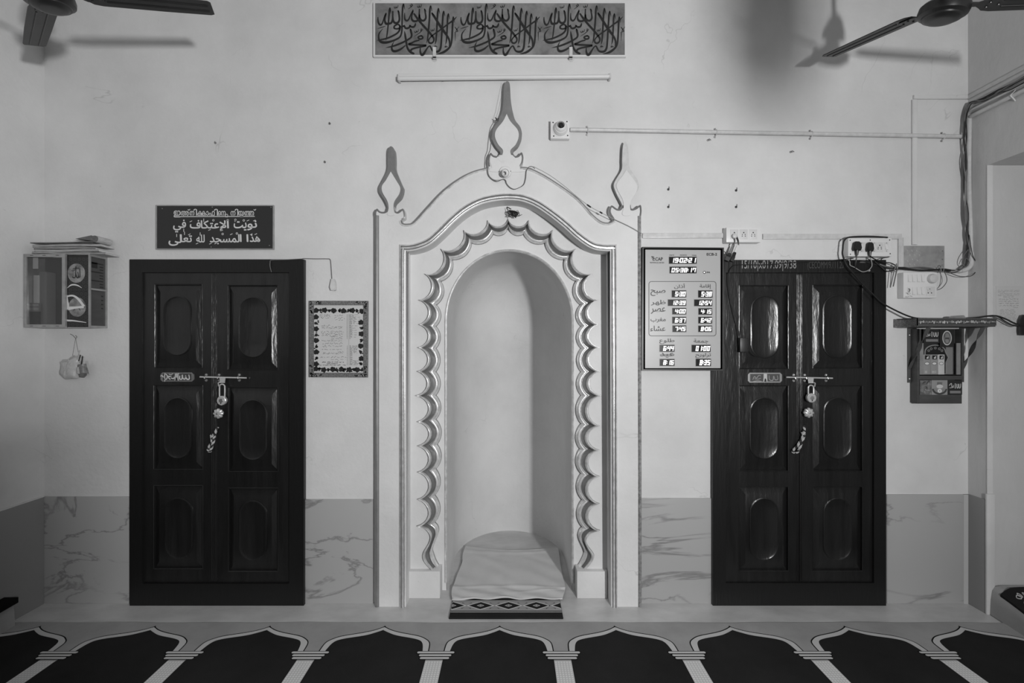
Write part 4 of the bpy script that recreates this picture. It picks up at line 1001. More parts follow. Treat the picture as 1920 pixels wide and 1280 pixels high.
# ------------------------------------------------------------------ wall cabinet in the left corner
YC1 = -.118
T = thing('wall_cabinet', (PX(118, YC1), 0, PZ(613, YC1)), 'small glass-fronted wall cabinet in the left corner, one side lined with patterned paper', 'cabinet')
cx0, cx1 = PX(38.5, YC1), PX(166, YC1); cz0, cz1 = PZ(614, YC1), PZ(476, YC1)
cx0 = max(cx0, XL + .004)
mb = MB(); t = .008
mb.box(cx0, cx1, YC1 + .012, -.001, cz0, cz0 + t, 'alu'); mb.box(cx0, cx1, YC1 + .012, -.001, cz1 - t, cz1, 'alu'); mb.box(cx0, cx0 + t, YC1 + .012, -.001, cz0 + t, cz1 - t, 'alu')
mb.box(cx0 + t, cx1 - .002, -.007, -.001, cz0 + t, cz1 - t, 'interior'); 
part('cabinet_body', mb, T)
def frame_rect(mb, x0, x1, z0, z1, w, y0, y1, m, wl=None):
    wl = wl or w
    mb.box(x0, x1, y0, y1, z0, z0 + w, m, .001); mb.box(x0, x1, y0, y1, z1 - w, z1, m, .001)
    mb.box(x0, x0 + wl, y0, y1, z0 + w, z1 - w, m, .001); mb.box(x1 - w, x1, y0, y1, z0 + w, z1 - w, m, .001)
dx1 = PX(123, YC1)
mb = MB(); frame_rect(mb, cx0 - 0, dx1, cz0, cz1, .0185, YC1 - .004, YC1 + .010, 'alu'); 
for k, fz in ((.2, cz1 - .009), (.5, cz1 - .009), (.82, cz1 - .009), (.2, cz0 + .009), (.5, cz0 + .009), (.82, cz0 + .009)):
    xx = cx0 + (dx1 - cx0) * k; mb.box(xx - .009, xx + .009, YC1 - .0048, YC1 - .003, fz - .0012, fz + .0012, 'ink')
dr = part('cabinet_door', mb, T, 'aluminium-framed sliding glass door')
mb = MB(); mb.box(cx0 + .016, dx1 - .016, YC1 + .002, YC1 + .004, cz0 + .016, cz1 - .016, CABGLASS); part('glass_pane', mb, dr)
mb = MB(); p0 = cx0 + .045; mb.box(p0, p0 + .031, YC1 + .006, YC1 + .0065, cz1 - .085, cz1 - .02, 'paper'); part('paper_slip', mb, dr)
# lined half
mb = MB(); y = YC1 + .012; lx0, lx1 = dx1 - .002, cx1 - .004; mb.box(lx0, lx1, y, y + .003, cz0 + .004, cz1 - .004, 'lining'); y -= .0005
rr = .0125; rw = 0; z = cz0 + .018
while z < cz1 - .01:
    x = lx0 + .008 + (rr if rw % 2 else 0)
    while x < lx1 - .006: mb.plate(ell(x, z, rr * .88, rr * .88, 16), y, None, 'lining2', [ell(x, z, rr * .3, rr * .3, 8)]); x += 2 * rr
    z += rr * 1.78; rw += 1
zm = (cz0 + cz1) / 2 + .0; mb.box(lx0, lx1, y - .0006, y, zm - .0015, zm + .0005, 'ink')
ln = part('lining', mb, T, 'dark paper lining patterned with circles')
for py in (512, 575.5):
    mb = MB(); c = (PX(143.5 if py < 540 else 145, y), PZ(py, y)); mb.plate(ell(c[0], c[1], .0505, .056, 36), y - .0012, y - .0004, 'medal', (), 'medal')
    if py < 540:
        q = lambda a, b: (PX(30 + a / 6.917, y), PZ(440 + b / 6.917, y))
        for s in ([(735, 540, 9), (750, 558, 13), (775, 540, 9), (780, 410, 11)], [(778, 490, 8), (790, 550, 14), (812, 550, 12), (805, 480, 9)], [(812, 545, 8), (832, 545, 12), (830, 435, 9)], [(735, 450, 7), (770, 435, 9), (820, 440, 7)], [(725, 460, 7), (745, 470, 9), (770, 450, 7)]):
            mb.stroke([(*q(a, b), w / 6.917 / S) for a, b, w in s], y - .0018, 'ink', sm=4)
    else:
        mb.stroke([(c[0] - .02, c[1] - .02, .003), (c[0], c[1] + .0, .004), (c[0] + .02, c[1] - .02, .003)], y - .0018, 'ink', sm=4)
    part('medallion', mb, ln, 'round pale medallion')
mb = MB(); q = lambda a, b, w: (PX(30 + a / 6.917, y), PZ(440 + b / 6.917, y), w / 6.917 / S)
for s in ([(672, 690, 5), (715, 655, 16), (760, 648, 18), (810, 660, 14), (858, 690, 5)], [(642, 730, 5), (660, 790, 24), (672, 860, 24), (676, 930, 34), (640, 1005, 8)], [(665, 800, 20), (740, 790, 22), (810, 830, 28), (888, 930, 30)], [(885, 935, 34), (800, 942, 26), (680, 955, 46)], [(640, 1050, 5), (655, 1105, 22), (760, 1115, 16), (918, 1138, 7)]):
    TXT[0] += 1; mb.stroke([q(*a) for a in s], y - .0022 - (TXT[0] % 9) * 1e-4, 'letter', sm=5)
part('torn_edge', mb, ln, 'white torn edges of the lining')
# right side with its own frame and panes
def side_rect(mb, ya, yb, z0, z1, w, m):
    for a, b, c, d in ((ya, yb, z0, z0 + w), (ya, yb, z1 - w, z1), (ya, ya + w * .8, z0 + w, z1 - w), (yb - w * .8, yb, z0 + w, z1 - w)): mb.box(cx1 - .001, cx1 + .006, a, b, c, d, m)
mb = MB(); side_rect(mb, YC1, -.001, cz0, cz1, .012, 'alu'); zmid = PZ(541, YC1); mb.box(cx1 - .0005, cx1 + .0055, YC1 + .0105, -.0105, zmid - .005, zmid + .005, 'alu')
sd_ = part('side_frame', mb, T)
mb = MB(); mb.box(cx1 - .003, cx1 - .0015, YC1 + .008, -.008, cz0 + .01, cz1 - .01, 'brown')
for k in range(9): 
    z = cz1 - .05 - k * .017; mb.box(cx1 - .0015, cx1 - .001, -.045 if k % 3 else -.1, -.022, z, z + .006, 'ink')
for k in range(4): 
    z = zmid - .04 - k * .024; mb.box(cx1 - .0015, cx1 - .001, -.035, -.022, z, z + .007, 'ink')
mb.box(cx1 - .0015, cx1 - .001, -.098, -.06, cz1 - .075, cz1 - .04, 'ink')
part('side_panel', mb, sd_)
# blocks added behind the glass to stand in for its reflections
mb = MB(); z0 = cz0 + .198; mb.box(PX(45, -.05), PX(69, -.05), -.06, -.012, cz0 + .012, cz1 - .115, 'brown', .003); solo('reflection_block_dark', mb, 'dark upright block imitating a reflection in the wall cabinet glass', 'box')
mb = MB(); mb.box(PX(65, -.07), PX(76, -.07), -.078, -.063, cz0 + .012, PZ(516, -.07), 'offwhite', .002); solo('reflection_block_pale', mb, 'narrow pale block imitating a reflection in the cabinet glass', 'reflection block')
mb = MB(); mb.box(PX(77, -.06), PX(92, -.06), -.075, -.02, cz0 + .012, PZ(510, -.06), 'grey', .003); solo('reflection_block_grey', mb, 'grey upright block beside the pale one, imitating a reflection in the cabinet glass', 'book')
mb = MB(); mb.box(PX(52, -.09), PX(75, -.09), -.095, -.082, PZ(584, -.09), PZ(568, -.09), 'grey', .002); mb.box(PX(53, -.09), PX(74, -.09), -.0956, -.095, PZ(573.5, -.09), PZ(570, -.09), 'alu'); mb.box(PX(53, -.09), PX(74, -.09), -.0956, -.095, PZ(581, -.09), PZ(577, -.09), 'alu'); mb.box(PX(53, -.09), PX(74, -.09), -.094, -.083, cz0 + .012, PZ(584, -.09), 'interior'); solo('reflection_block_striped', mb, 'small dark block with two pale stripes, imitating a low reflection in the cabinet glass', 'case')
# newspapers on the cabinet
def newspaper(x0, x1, y0, y1, z, t, rot, lab, m='news', curl=0.0, seed=1):
    r = random.Random(seed); mb = MB(); n = 14; ly = 5
    rows = []
    for i in range(n + 1):
        u = i / n; x = x0 + (x1 - x0) * u; dz = .0018 * math.sin(u * 7 + seed) + curl * u ** 3
        row = []
        for k in range(ly + 1):
            row.append((x, y0 + r.uniform(-.002, .002) + .01 * rot * (u - .5), z + t * k / ly + dz))
        rows.append(row)
    for k in range(ly):
        A = [(p[k][0], p[k][1], p[k][2]) for p in rows]; B = [(p[k + 1][0], p[k + 1][1] + (.0015 if k % 2 else -.0015), p[k + 1][2]) for p in rows]
        mb.strip(A, B, m if k % 3 else 'news_dark' if seed % 2 else m)
    top = [p[ly] for p in rows]; bot = [p[0] for p in rows]
    mb.strip(top, [(a[0], y1, a[2]) for a in top], m); mb.strip(bot, [(a[0], y1, a[2]) for a in bot], m)
    for e in (0, n): mb.add([rows[e][0], rows[e][ly], (rows[e][0][0], y1, rows[e][ly][2]), (rows[e][0][0], y1, rows[e][0][2])], [(0, 1, 2, 3)], m)
    mb.strip([(a[0], y1, a[2]) for a in top], [(a[0], y1, a[2]) for a in bot], m)
    return solo('newspaper', mb, lab, 'newspaper', 'folded newspapers on the cabinet')
zz = cz1 + .0012
NP = [(62, 196, .012, 'bottom newspaper of the pile on the left wall cabinet', 'news', -.003), (64, 186, .0105, 'palest newspaper, second from the bottom of the pile on the wall cabinet', 'paper', -.001), (66, 178, .011, 'third newspaper from the bottom of the pile on the wall cabinet', 'news', 0), (60, 190, .012, 'fourth newspaper from the bottom of the pile on the wall cabinet', 'news', .003)]
for i, (a, b, t, lab, m, cu) in enumerate(NP):
    yy = -.112 + .004 * i
    newspaper(max(PX(a, yy), XL + .012), min(PX(b, yy), PX(b, yy)), yy, -.012, zz, t, (-1) ** i, lab, m, cu, i + 1); zz += t + .0042
mb = MB(); pts = []
yy = -.085
for i in range(17):                                  # folded paper whose right end rolls over
    u = i / 16; pts.append((PX(64 + 118 * u, yy), zz + .003 + .010 * u ** 3))
roll = [(PX(184, yy) + .022 * math.cos(a), zz + .026 + .020 * math.sin(a)) for a in [-.6 * math.pi + i * .16 * math.pi for i in range(9)]]
back = [(PX(178 - 30 * i / 5, yy), zz + .047 - .020 * (i / 5)) for i in range(6)]
pr = pts + roll + back
A = [(x, -.108, z) for x, z in pr]; B = [(x, -.012, z) for x, z in pr]; mb.strip(A, B, 'news')
A2 = [(x, -.107, z + .003) for x, z in pts]; mb.strip(A2, [(x, -.013, z + .0035) for x, z in pts], 'news_dark'); mb.strip(A, A2 + A2[-1:] * (len(A) - len(A2)), 'news_dark')
solo('newspaper', mb, 'topmost newspaper with its right end rolled over, on the wall cabinet', 'newspaper', 'folded newspapers on the cabinet', smooth=60)

# plastic bag on a nail under the cabinet
T = thing('hanging_bag', (PX(145), 0, PZ(712)), 'pale plastic bag with tied handles hanging from a nail below the wall cabinet', 'bag')
def B(a, b): return (100 + a / 12.8, 620 + b / 12.8)
rnd = random.Random(5)
outl = [(165, 745), (190, 690), (300, 690), (380, 670), (440, 620), (520, 600), (600, 620), (640, 700), (610, 850), (575, 980), (550, 1140), (420, 1155), (330, 1165), (250, 1165), (150, 1075), (130, 1000), (170, 860)]
P = pp([B(*p) for p in outl], -.02); c = (sum(p[0] for p in P) / len(P), sum(p[1] for p in P) / len(P)); loops = []
Ps = spline(P + [P[0]], 3)[:-1]
for f, y in ((1, -.006), (1, -.012), (.86, -.028), (.6, -.036), (.25, -.039)):
    loops.append([(c[0] + (x - c[0]) * f, y + rnd.uniform(-.003, .003) * (f < 1), c[1] + (z - c[1]) * f) for x, z in Ps])
mb = MB()
for A, Bq in zip(loops, loops[1:]): mb.strip(A + A[:1], Bq + Bq[:1], 'bag')
mb.add(loops[-1], [tuple(range(len(Ps)))], 'bag'); mb.add(loops[0], [tuple(range(len(Ps)))], 'bag'); part('bag_body', mb, T, smooth=70)
mb = MB()
for s in ([(165, 745), (240, 705), (330, 720), (385, 770), (330, 800), (270, 835), (210, 790), (165, 745)], [(230, 730), (300, 715), (370, 740)], [(440, 650), (500, 590), (570, 640), (620, 610)], [(640, 470), (620, 560), (600, 640)], [(440, 620), (370, 690), (440, 760)]):
    mb.tube([W(*B(a, b), -.036 + rnd.uniform(-.004, .004)) for a, b in s], .0022, 'bag', 6, sm=3)
part('knotted_handles', mb, T)
mb = MB()
for s in ([(405, 75), (470, 110), (535, 175), (565, 145), (530, 110)], [(535, 180), (500, 380), (460, 620)], [(540, 180), (570, 360), (600, 510)]): mb.tube([W(*B(a, b), -.010) for a, b in s], .0016 if s[0][0] < 500 else .0009, 'cable_grey', 5, sm=3)
part('string', mb, T)
mb = MB()
body = [W(*B(a, b), -.024) for a, b in ((700, 800), (715, 900), (725, 1000), (690, 1110))]; mb.tube(body, [.022, .024, .026, .012], 'card', 12)
part('printed_packet', mb, T, 'grey printed packet showing in the bag')
mb = MB()
for a in range(5):
    p, q = B(650 + a * 28, 560 + a * 14), B(600 + a * 34, 690 + a * 36); mb.stroke([(PX(p[0], -.04), PZ(p[1], -.04), .006), (PX(q[0], -.04), PZ(q[1], -.04), .006)], -.046 - a * .0006, 'ink' if a % 2 else 'news', sm=2)
for a in (0, 1): 
    p, q = B(800 + 30 * a, 720), B(830 + 60 * a, 1060); mb.stroke([(PX(p[0], -.02), PZ(p[1], -.02), .010), (PX(q[0], -.02), PZ(q[1], -.02), .007)], -.022 - .002 * a, 'paper', sm=2)
p, q = B(625, 870), B(640, 1030); mb.stroke([(PX(p[0], -.04), PZ(p[1], -.04), .014), (PX(q[0], -.04), PZ(q[1], -.04), .017)], -.05, 'news', sm=2)
part('tags', mb, T)

# pull switch on a cord above the left door
T = thing('bell_switch', (PX(623), 0, PZ(545)), 'small hanging switch on a thin cord beside the top of the left door', 'switch')
mb = MB(); mb.tube([W(509, 510, -.034), W(506.5, 500, -.036), W(506.5, 492, -.036), W(510, 487.5, -.034), W(540, 486.5, -.034), W(567, 485, -.034), W(569, 484.5, -.006), W(590, 485, -.006), W(614, 485, -.006), W(619, 486.5, -.006), W(620.5, 495, -.007), W(622.5, 524, -.010)], .0022, 'cable_grey', 6, sm=4); part('cord', mb, T)
mb = MB(); y = -.022; P = pp([(621, 522.5), (626, 522.5), (628.6, 529), (629, 543), (626, 544.5), (620, 544), (617.8, 538), (619.3, 529)], y); mb.plate(P, y, -.002, 'pvc'); mb.plate([(x * .8 + PX(623.5, y) * .2, z * .8 + PZ(534, y) * .2) for x, z in P], y - .004, y, 'offwhite'); part('switch_body', mb, T)

# bulb holder on the crown of the arch and its wires
T = thing('bulb_holder', (PX(946), YF, PZ(343)), 'empty white bulb holder on the niche below the tallest finial', 'bulb holder')
y = YF - .004; c = (PX(948, y), y, PZ(324, y)); dn = Vector((-.12, -1, -.42)).normalized()
mb = MB(); mb.lathe([(.0001, 0), (.036, 0), (.036, .006), (.033, .010), (.0001, .011)], (PX(947.5, y), YF - .003, PZ(323, y)), 'frame_white', (0, -1, 0), 28); part('base', mb, T)
mb = MB(); mb.lathe([(.0001, .0), (.022, .004), (.022, .02), (.019, .022), (.019, .03), (.0215, .031), (.0215, .04), (.017, .042), (.017, .052), (.014, .056), (.011, .056), (.010, .03), (.0001, .03)], c, 'frame_white', dn, 28); mb.lathe([(.0225, .0205), (.0235, .024), (.0225, .028)], c, 'grey', dn, 28); part('socket', mb, T)
for a in (936.5, 957.5):
    mb = MB(); mb.lathe([(.0028, 0), (.0001, .002)], (PX(a, y), YF - .013, PZ(322, y)), 'ink', (0, -1, 0), 8); part('screw', mb, T)
yw = YF - .012
mb = MB(); mb.tube([W(*p, yw) for p in ((946, 153), (941, 175), (935, 205), (930, 221))], .0008, 'cable_grey', 5)
mb.tube([W(*p, yw) for p in ((930, 221), (934, 225), (930, 228), (924, 240), (921, 262), (919, 280), (915, 292), (914, 312), (915.5, 327), (923, 336), (932, 340), (943, 336), (948, 338), (950, 344), (956, 351), (964, 354.5), (973, 352), (982, 346), (985.5, 335), (987, 321), (991, 313.5), (997, 312), (1003, 316))], .0023, 'cable_grey', 6, sm=4)
mb.tube([W(*p, yw) for p in ((914.8, 300), (916, 326), (927, 337), (944, 336))], .0018, 'wire_light', 5, sm=4)
mb.tube([W(*p, yw) for p in ((928, 220), (932, 224), (929, 226), (935, 222), (933, 227), (929, 221))], .002, 'black', 5, sm=3)
mb.tube([W(*p, yw) for p in ((1000, 312), (1030, 328), (1060, 350), (1075, 363), (1103, 385), (1130, 400), (1150, 410), (1180, 424), (1206, 439))], .0018, 'wire_light', 6, sm=3)
for a, b in ((1103, 385), (1105.5, 387), (1127, 398.5)): mb.tube([W(a - 2.5, b - 1.5, yw), W(a + 2.5, b + 1.5, yw)], .0045, 'black', 8)
solo('loose_wire', mb, 'thin loose wire draped from the tallest finial along the right of the arch', 'wire')
mb = MB(); rn = random.Random(11); pts = []
for k in range(46):
    a = rn.uniform(0, 6.28); q = rn.uniform(.4, 1); pts.append(W(961 + 11.5 * q * math.cos(a) + (2 if math.cos(a) > 0 else 0), 399.5 + 9 * q * math.sin(a), .03 + rn.uniform(-.02, .02)))
mb.tube([W(951, 388, .04)] + pts, .0016, 'black', 5, sm=4); mb.tube([W(968, 405, .03), W(973, 405, .03), W(979, 402, .03)], .0014, 'black', 5)
mb.tube([W(951, 388, .078), W(953, 389, .05), W(958, 392, .03)], .003, 'black', 6)
solo('wire_tangle', mb, 'tangled ball of black wire hung on the niche just above the scallops', 'wire')

# ------------------------------------------------------------------ dome camera and conduits
T = thing('security_camera', (PX(1050), 0, PZ(262)), 'white dome security camera on a square base, right of the tallest finial', 'camera')
y = -.035
mb = MB(); mb.box(PX(1032.5, y), PX(1068, y), y, -.0005, PZ(259.5, y), PZ(225.5, y), 'white', .002); part('base_box', mb, T)
c = (PX(1050.7, y), y, PZ(242, y)); mb = MB(); mb.lathe([(.049, -.001), (.049, .002), (.044, .003), (.041, .016), (.034, .027)], c, 'white', (0, -1, 0), 40); part('dome_ring', mb, T)
dn = Vector((-.02, -1, .12)).normalized(); mb = MB(); c2 = Vector(c) + Vector((0, -.010, .002)); mb.lathe([(.034, .0), (.035, .010), (.032, .022), (.025, .030), (.0215, .032), (.0215, .028), (.0001, .028)], c2, 'white', dn, 36); eb = part('eyeball', mb, T)
mb = MB(); mb.lathe([(.0212, .0285), (.0205, .031), (.0125, .0312), (.0125, .034), (.0001, .0345)], c2, 'window', dn, 32)
for k in range(12):
    a = 2 * math.pi * k / 12; mb.lathe([(.0022, .0312), (.0001, .0322)], c2 + Vector((.0165 * math.cos(a), 0, .0165 * math.sin(a))), 'pvc', dn, 6)
part('lens', mb, eb, 'black lens in a ring of small lamps')
for a, b in ((1037, 229.5), (1063, 228), (1038.2, 255), (1064.3, 254)):
    mb = MB(); mb.lathe([(.0042, 0), (.0042, .0006), (.0001, .0006)], (PX(a, y), y, PZ(b, y)), 'ink', (0, -1, 0), 10); part('screw_hole', mb, T)
T = thing('conduit_pipe', (PX(1440), 0, PZ(258)), 'long white horizontal conduit pipe running right from the security camera', 'pipe')
def sag(px): return 244.5 + (px - 1069) * (257.5 - 244.5) / (1810 - 1069)
mb = MB(); mb.tube([W(px, sag(px) - 1.6, -.014) for px in range(1069, 1811, 39)], .0118, 'pvc', 14); part('pipe', mb, T)
for px in (1102, 1343, 1522, 1770):
    mb = MB(); z = PZ(sag(px) - 1.6, -.014); x = PX(px, -.014)
    mb.tube([(x, -.001, z + .03), (x, -.004, z + .016), (x, -.016, z + .0135), (x, -.0275, z), (x, -.016, z - .0135), (x, -.004, z - .016), (x, -.001, z - .03)], .0032, 'pvc', 6, sm=3)
    for s in (-1, 1): mb.lathe([(.006, 0), (.004, .005), (.0001, .006)], (x - .004, -.001, z + s * .024), 'steel', (0, -1, 0), 8)
    part('saddle_clamp', mb, T)
def trunk(name, segs, lab, w=.027, m='frame_white'):
    mb = MB()
    for (a, b, c, d) in segs:
        x0, x1 = PX(min(a, c)), PX(max(a, c)); z0, z1 = PZ(max(b, d)), PZ(min(b, d))
        if abs(a - c) > abs(b - d): mb.box(x0, x1, -.011, -.0004, z0 - w / 2, z1 + w / 2, m, .0015); mb.box(x0, x1, -.0122, -.010, z0 - w * .28, z1 + w * .28, m)
        else: mb.box(x0 - w / 2, x1 + w / 2, -.0115, -.0004, z0, z1, m, .0015); mb.box(x0 - w * .28, x1 + w * .28, -.0127, -.0105, z0, z1, m)
    return solo(name, mb, lab, 'trunking')
trunk('wire_trunking', [(1711, 183, 1812, 183)], 'short horizontal white trunking beside the top of the right corner', .024, 'wall')
trunk('wire_trunking', [(1711.5, 188, 1714, 459)], 'tall vertical white trunking strip near the right corner', .022, 'wall')
trunk('wire_trunking', [(1204, 442, 1357, 442)], 'horizontal white trunking between the niche and the three-way socket box', .03, 'pvc')
trunk('wire_trunking', [(1429, 443.5, 1688, 444), (1687, 446, 1687, 507)], 'white trunking running from the socket box over the right door and down', .03, 'pvc')

# socket boxes and switchboards
def screw(T, px, py, y, r=.004, m='ink', name='screw'):
    mb = MB(); mb.lathe([(r, 0), (r, .001), (.0001, .0012)], (PX(px, y), y, PZ(py, y)), m, (0, -1, 0), 10); part(name, mb, T)
def pins(mb, px, py, y, k=1.0, m='ink', five=True):
    for dx, dy, r in ((0, -5, .0044), (-2.9, -1.2, .003), (2.9, -1.2, .003), (-3.2, 2.1, .0032), (3.2, 2.1, .0032)):
        mb.lathe([(r * k, 0), (.0001, .0004)], (PX(px + dx * k, y), y, PZ(py + dy * k, y)), m, (0, -1, 0), 10)
y = -.05
T = thing('socket_box', (PX(1393), 0, PZ(454)), 'white box of three sockets above the digital clock, one with a plug in it', 'socket')
mb = MB(); mb.pbox(1362, 426, 1427, 454, y, -.0005, 'white', .003); part('box', mb, T)
for px in (1377, 1394.5, 1412.3):
    mb = MB(); mb.pbox(px - 7.5, 430, px + 7.5, 448, y - .0015, y + .001, 'offwhite', .001); pins(mb, px, 440.5, y - .0018, .92); part('socket', mb, T)
T = thing('switchboard', (PX(1634), 0, PZ(483)), 'white switchboard with two black plugs in it, above the right door', 'switchboard')
mb = MB(); mb.pbox(1590.5, 446, 1672, 480.5, y, -.0005, 'white', .003); part('box', mb, T)
for a, b in ((1594, 450.3), (1631.5, 450), (1668, 449.8), (1594.5, 476.5), (1669, 475.5)): screw(T, a, b, y, .0034)
for a in (1603, 1626, 1649.5):
    mb = MB(); mb.pbox(a - 7, 454, a + 6.5, 472.5, y - .001, y + .001, 'offwhite', .0008); pins(mb, a, 464.5, y - .0013, .95); part('socket', mb, T); 
for a in (1615, 1638.5, 1661.5):
    mb = MB(); mb.pbox(a - 4.2, 454, a + 4, 472.5, y - .001, y + .001, 'offwhite', .0008); part('switch_plate', mb, T)
    mb = MB(); x0, x1 = PX(a - 2, y), PX(a + 2.4, y); z0, z1 = PZ(467.6, y), PZ(458.2, y)
    mb.add([(x0, y - .001, z1), (x1, y - .001, z1), (x1, y - .006, z0), (x0, y - .006, z0), (x0, y - .001, z0), (x1, y - .001, z0)], [(0, 1, 2, 3), (3, 2, 5, 4), (0, 3, 4), (1, 5, 2)], 'white'); part('rocker', mb, T)
    screw(T, a + .5, 455.5, y - .001, .002); screw(T, a + .5, 470.5, y - .001, .002)
def plug(px, py, w, h, y, cable, lab, m='black'):
    c = (PX(px, y), y, PZ(py, y)); T = thing('power_plug', c, lab, 'plug')
    P = [(c[0] + a * w / S, c[2] + b * h / S) for a, b in ((-.2, .5), (.2, .5), (.38, .36), (.5, -.28), (.4, -.5), (-.4, -.5), (-.5, -.28), (-.38, .36))]
    q = [(c[0] + (x - c[0]) * .82, c[2] + (z - c[2]) * .82) for x, z in P]; mb = MB()
    mb.plate(P, y - .016, y - .0015, m); n = len(P); mb.strip([(x, y - .016, z) for x, z in P + P[:1]], [(x, y - .024, z) for x, z in q + q[:1]], m); mb.plate(q, y - .024, None, m); part('plug_body', mb, T)
    mb = MB(); z = c[2] - h / S * .5; mb.tube([(c[0], y - .012, z + .006), (c[0], y - .012, z - .012), (c[0], y - .013, z - .026)], [.0095, .008, .0055], m, 10); part('strain_relief', mb, T)
    mb = MB(); mb.tube([(c[0], y - .013, z - .02)] + cable, .0032, m if m == 'black' else 'cable', 8, sm=4); part('cord', mb, T)
plug(1604, 462, 15.5, 17, y - .001, [W(1604, 495, -.05), W(1603.5, 503, -.04)], 'wide black plug at the left of the switchboard')
plug(1628, 463.5, 12.5, 17, y - .001, [W(1634, 482, -.05), W(1643, 487, -.045), W(1655, 491, -.04), W(1670, 493, -.04), W(1682, 499, -.03)], 'narrower black plug in the middle of the switchboard')
# low plug with two dangling leads in the socket box
c = W(1376, 443, -.052)
T = thing('power_plug', c, 'flat grey plug with two leads, in the leftmost socket of the three-way box', 'plug')
mb = MB(); mb.lathe([(.0001, 0), (.012, .001), (.0155, .006), (.014, .014), (.008, .018), (.0001, .0185)], (c[0], -.0525, c[2]), 'pvc', (0, -1, 0), 20); part('plug_body', mb, T)
mb = MB(); mb.tube([W(1377, 445, -.06), W(1378, 450, -.058), W(1377, 455, -.05), W(1373.5, 458, -.04), W(1373.3, 462, -.035)], .0032, 'cable_grey', 8, sm=3); mb.tube([W(1373.3, 461, -.036), W(1368, 475, -.04)], [.005, .0085], 'grey', 10); part('lead', mb, T, 'grey lead')
mb = MB(); mb.tube([W(1380.5, 442, -.06), W(1383, 447, -.06), W(1384.4, 453, -.055), W(1384.4, 460, -.05)], .0036, 'black', 8, sm=3); mb.tube([W(1383.6, 459, -.05), W(1377.8, 473, -.05)], [.0045, .0085], 'white', 10); part('lead', mb, T, 'black lead ending in a white sleeve')
T = thing('power_connector', W(1370, 490, -.05), 'two black power connectors joined side by side at the upper right corner of the clock', 'connector')
for (a, b), (c_, d_), r in (((1367.5, 475), (1361.5, 489), .0155), ((1377.5, 473), (1371.5, 490), .0115)):
    mb = MB(); p, q = Vector(W(a, b, -.045)), Vector(W(c_, d_, -.045)); mb.tube([p, p + (q - p) * .08, p + (q - p) * .45, p + (q - p) * .5, q], [r * .7, r, r, r * 1.15, r * 1.1], 'black', 4); part('connector_body', mb, T)
mb = MB(); mb.tube([W(1362, 478, -.04), W(1359, 472, -.03), W(1356, 472, -.02), W(1352, 476, -.02)], .002, 'black', 6, sm=3); part('lead', mb, T)
# adapter hanging on its cable on the right door
T = thing('power_adapter', W(1396, 660, -.03), 'black power adapter hanging from a cable against the right door', 'adapter')
mb = MB(); mb.pbox(1388, 633, 1404, 660, -.052, -.028, 'black', .004); part('adapter_body', mb, T)
mb = MB(); mb.tube([W(*p, yy) for *p, yy in ((1600, 484, -.046), (1560, 488, -.036), (1500, 491, -.036), (1440, 496, -.036), (1390, 496, -.036), (1376, 498, -.038), (1368, 507, -.038), (1366, 520, -.038), (1368, 545, -.038), (1375, 580, -.038), (1383, 610, -.04), (1388, 640, -.04))], .0028, 'black', 8, sm=5)
mb.tube([W(1404, 652, -.04), W(1409, 662, -.036), W(1416, 668, -.03), W(1422, 669, -.02)], .002, 'black', 6, sm=4); part('cable', mb, T)
# switch box with dimmer
y = -.045
T = thing('switch_box', (PX(1723), 0, PZ(560)), 'white switch box with seven switches and a round dimmer knob, right of the right door', 'switch')
mb = MB(); mb.pbox(1694, 510.5, 1757, 558.5, y, -.0005, 'white', .004); part('box', mb, T)
for i, (a, b) in enumerate(((1705, 521), (1713, 521), (1722, 521), (1730.5, 521), (1704, 545), (1713, 545), (1722, 545), (1730.5, 545))):
    mb = MB(); x0, x1 = PX(a - 3.2, y), PX(a + 3, y); z0, z1 = PZ(b + 8, y), PZ(b - 7, y); mb.box(x0, x1, y - .001, y + .001, z0, z1, 'offwhite')
    mb.add([(x0 + .002, y - .001, z1), (x1 - .002, y - .001, z1), (x1 - .002, y - .005, z0 + .004), (x0 + .002, y - .005, z0 + .004), (x0 + .002, y - .001, z0 + .004), (x1 - .002, y - .001, z0 + .004)], [(0, 1, 2, 3), (3, 2, 5, 4), (0, 3, 4), (1, 5, 2)], 'white'); part('rocker', mb, T)
mb = MB(); mb.lathe([(.0285, 0), (.028, .010), (.024, .018), (.010, .023), (.0001, .0235)], (PX(1746.5, y), y, PZ(522.5, y)), 'pvc', (0, -1, 0), 32); part('dimmer_knob', mb, T, 'round dimmer knob')
mb = MB(); mb.pbox(1736.5, 537, 1753, 554, y - .0012, y + .001, 'offwhite', .001)
for dx, dy, r in ((-3, 4, .0035), (3.2, 4, .0035), (0, -3, .004)): mb.lathe([(r, 0), (.0001, .0004)], (PX(1743 + dx, y), y - .0014, PZ(545 + dy, y)), 'ink', (0, -1, 0), 10)
mb.box(PX(1738.5, y), PX(1745, y), y - .004, y - .001, PZ(547.5, y), PZ(542, y), 'pvc', .001); part('socket', mb, T)
mb = MB(); yy = y - .0056
squiggle(mb, 1699, 1708, 551, 2.5, yy, 'grey', 1.0, 4); squiggle(mb, 1698, 1711, 555.5, 1, yy, 'grey', .8, 5); mb.stroke([(PX(1704, yy), PZ(548, yy), .004), (PX(1706, yy), PZ(543, yy), .008), (PX(1703.5, yy), PZ(540.5, yy), .003)], yy, 'grey', sm=3); part('scribble', mb, T)
mb = MB(); mb.pbox(1694.5, 460.5, 1771, 501.5, -.012, -.0005, 'stone_tape', .0015)
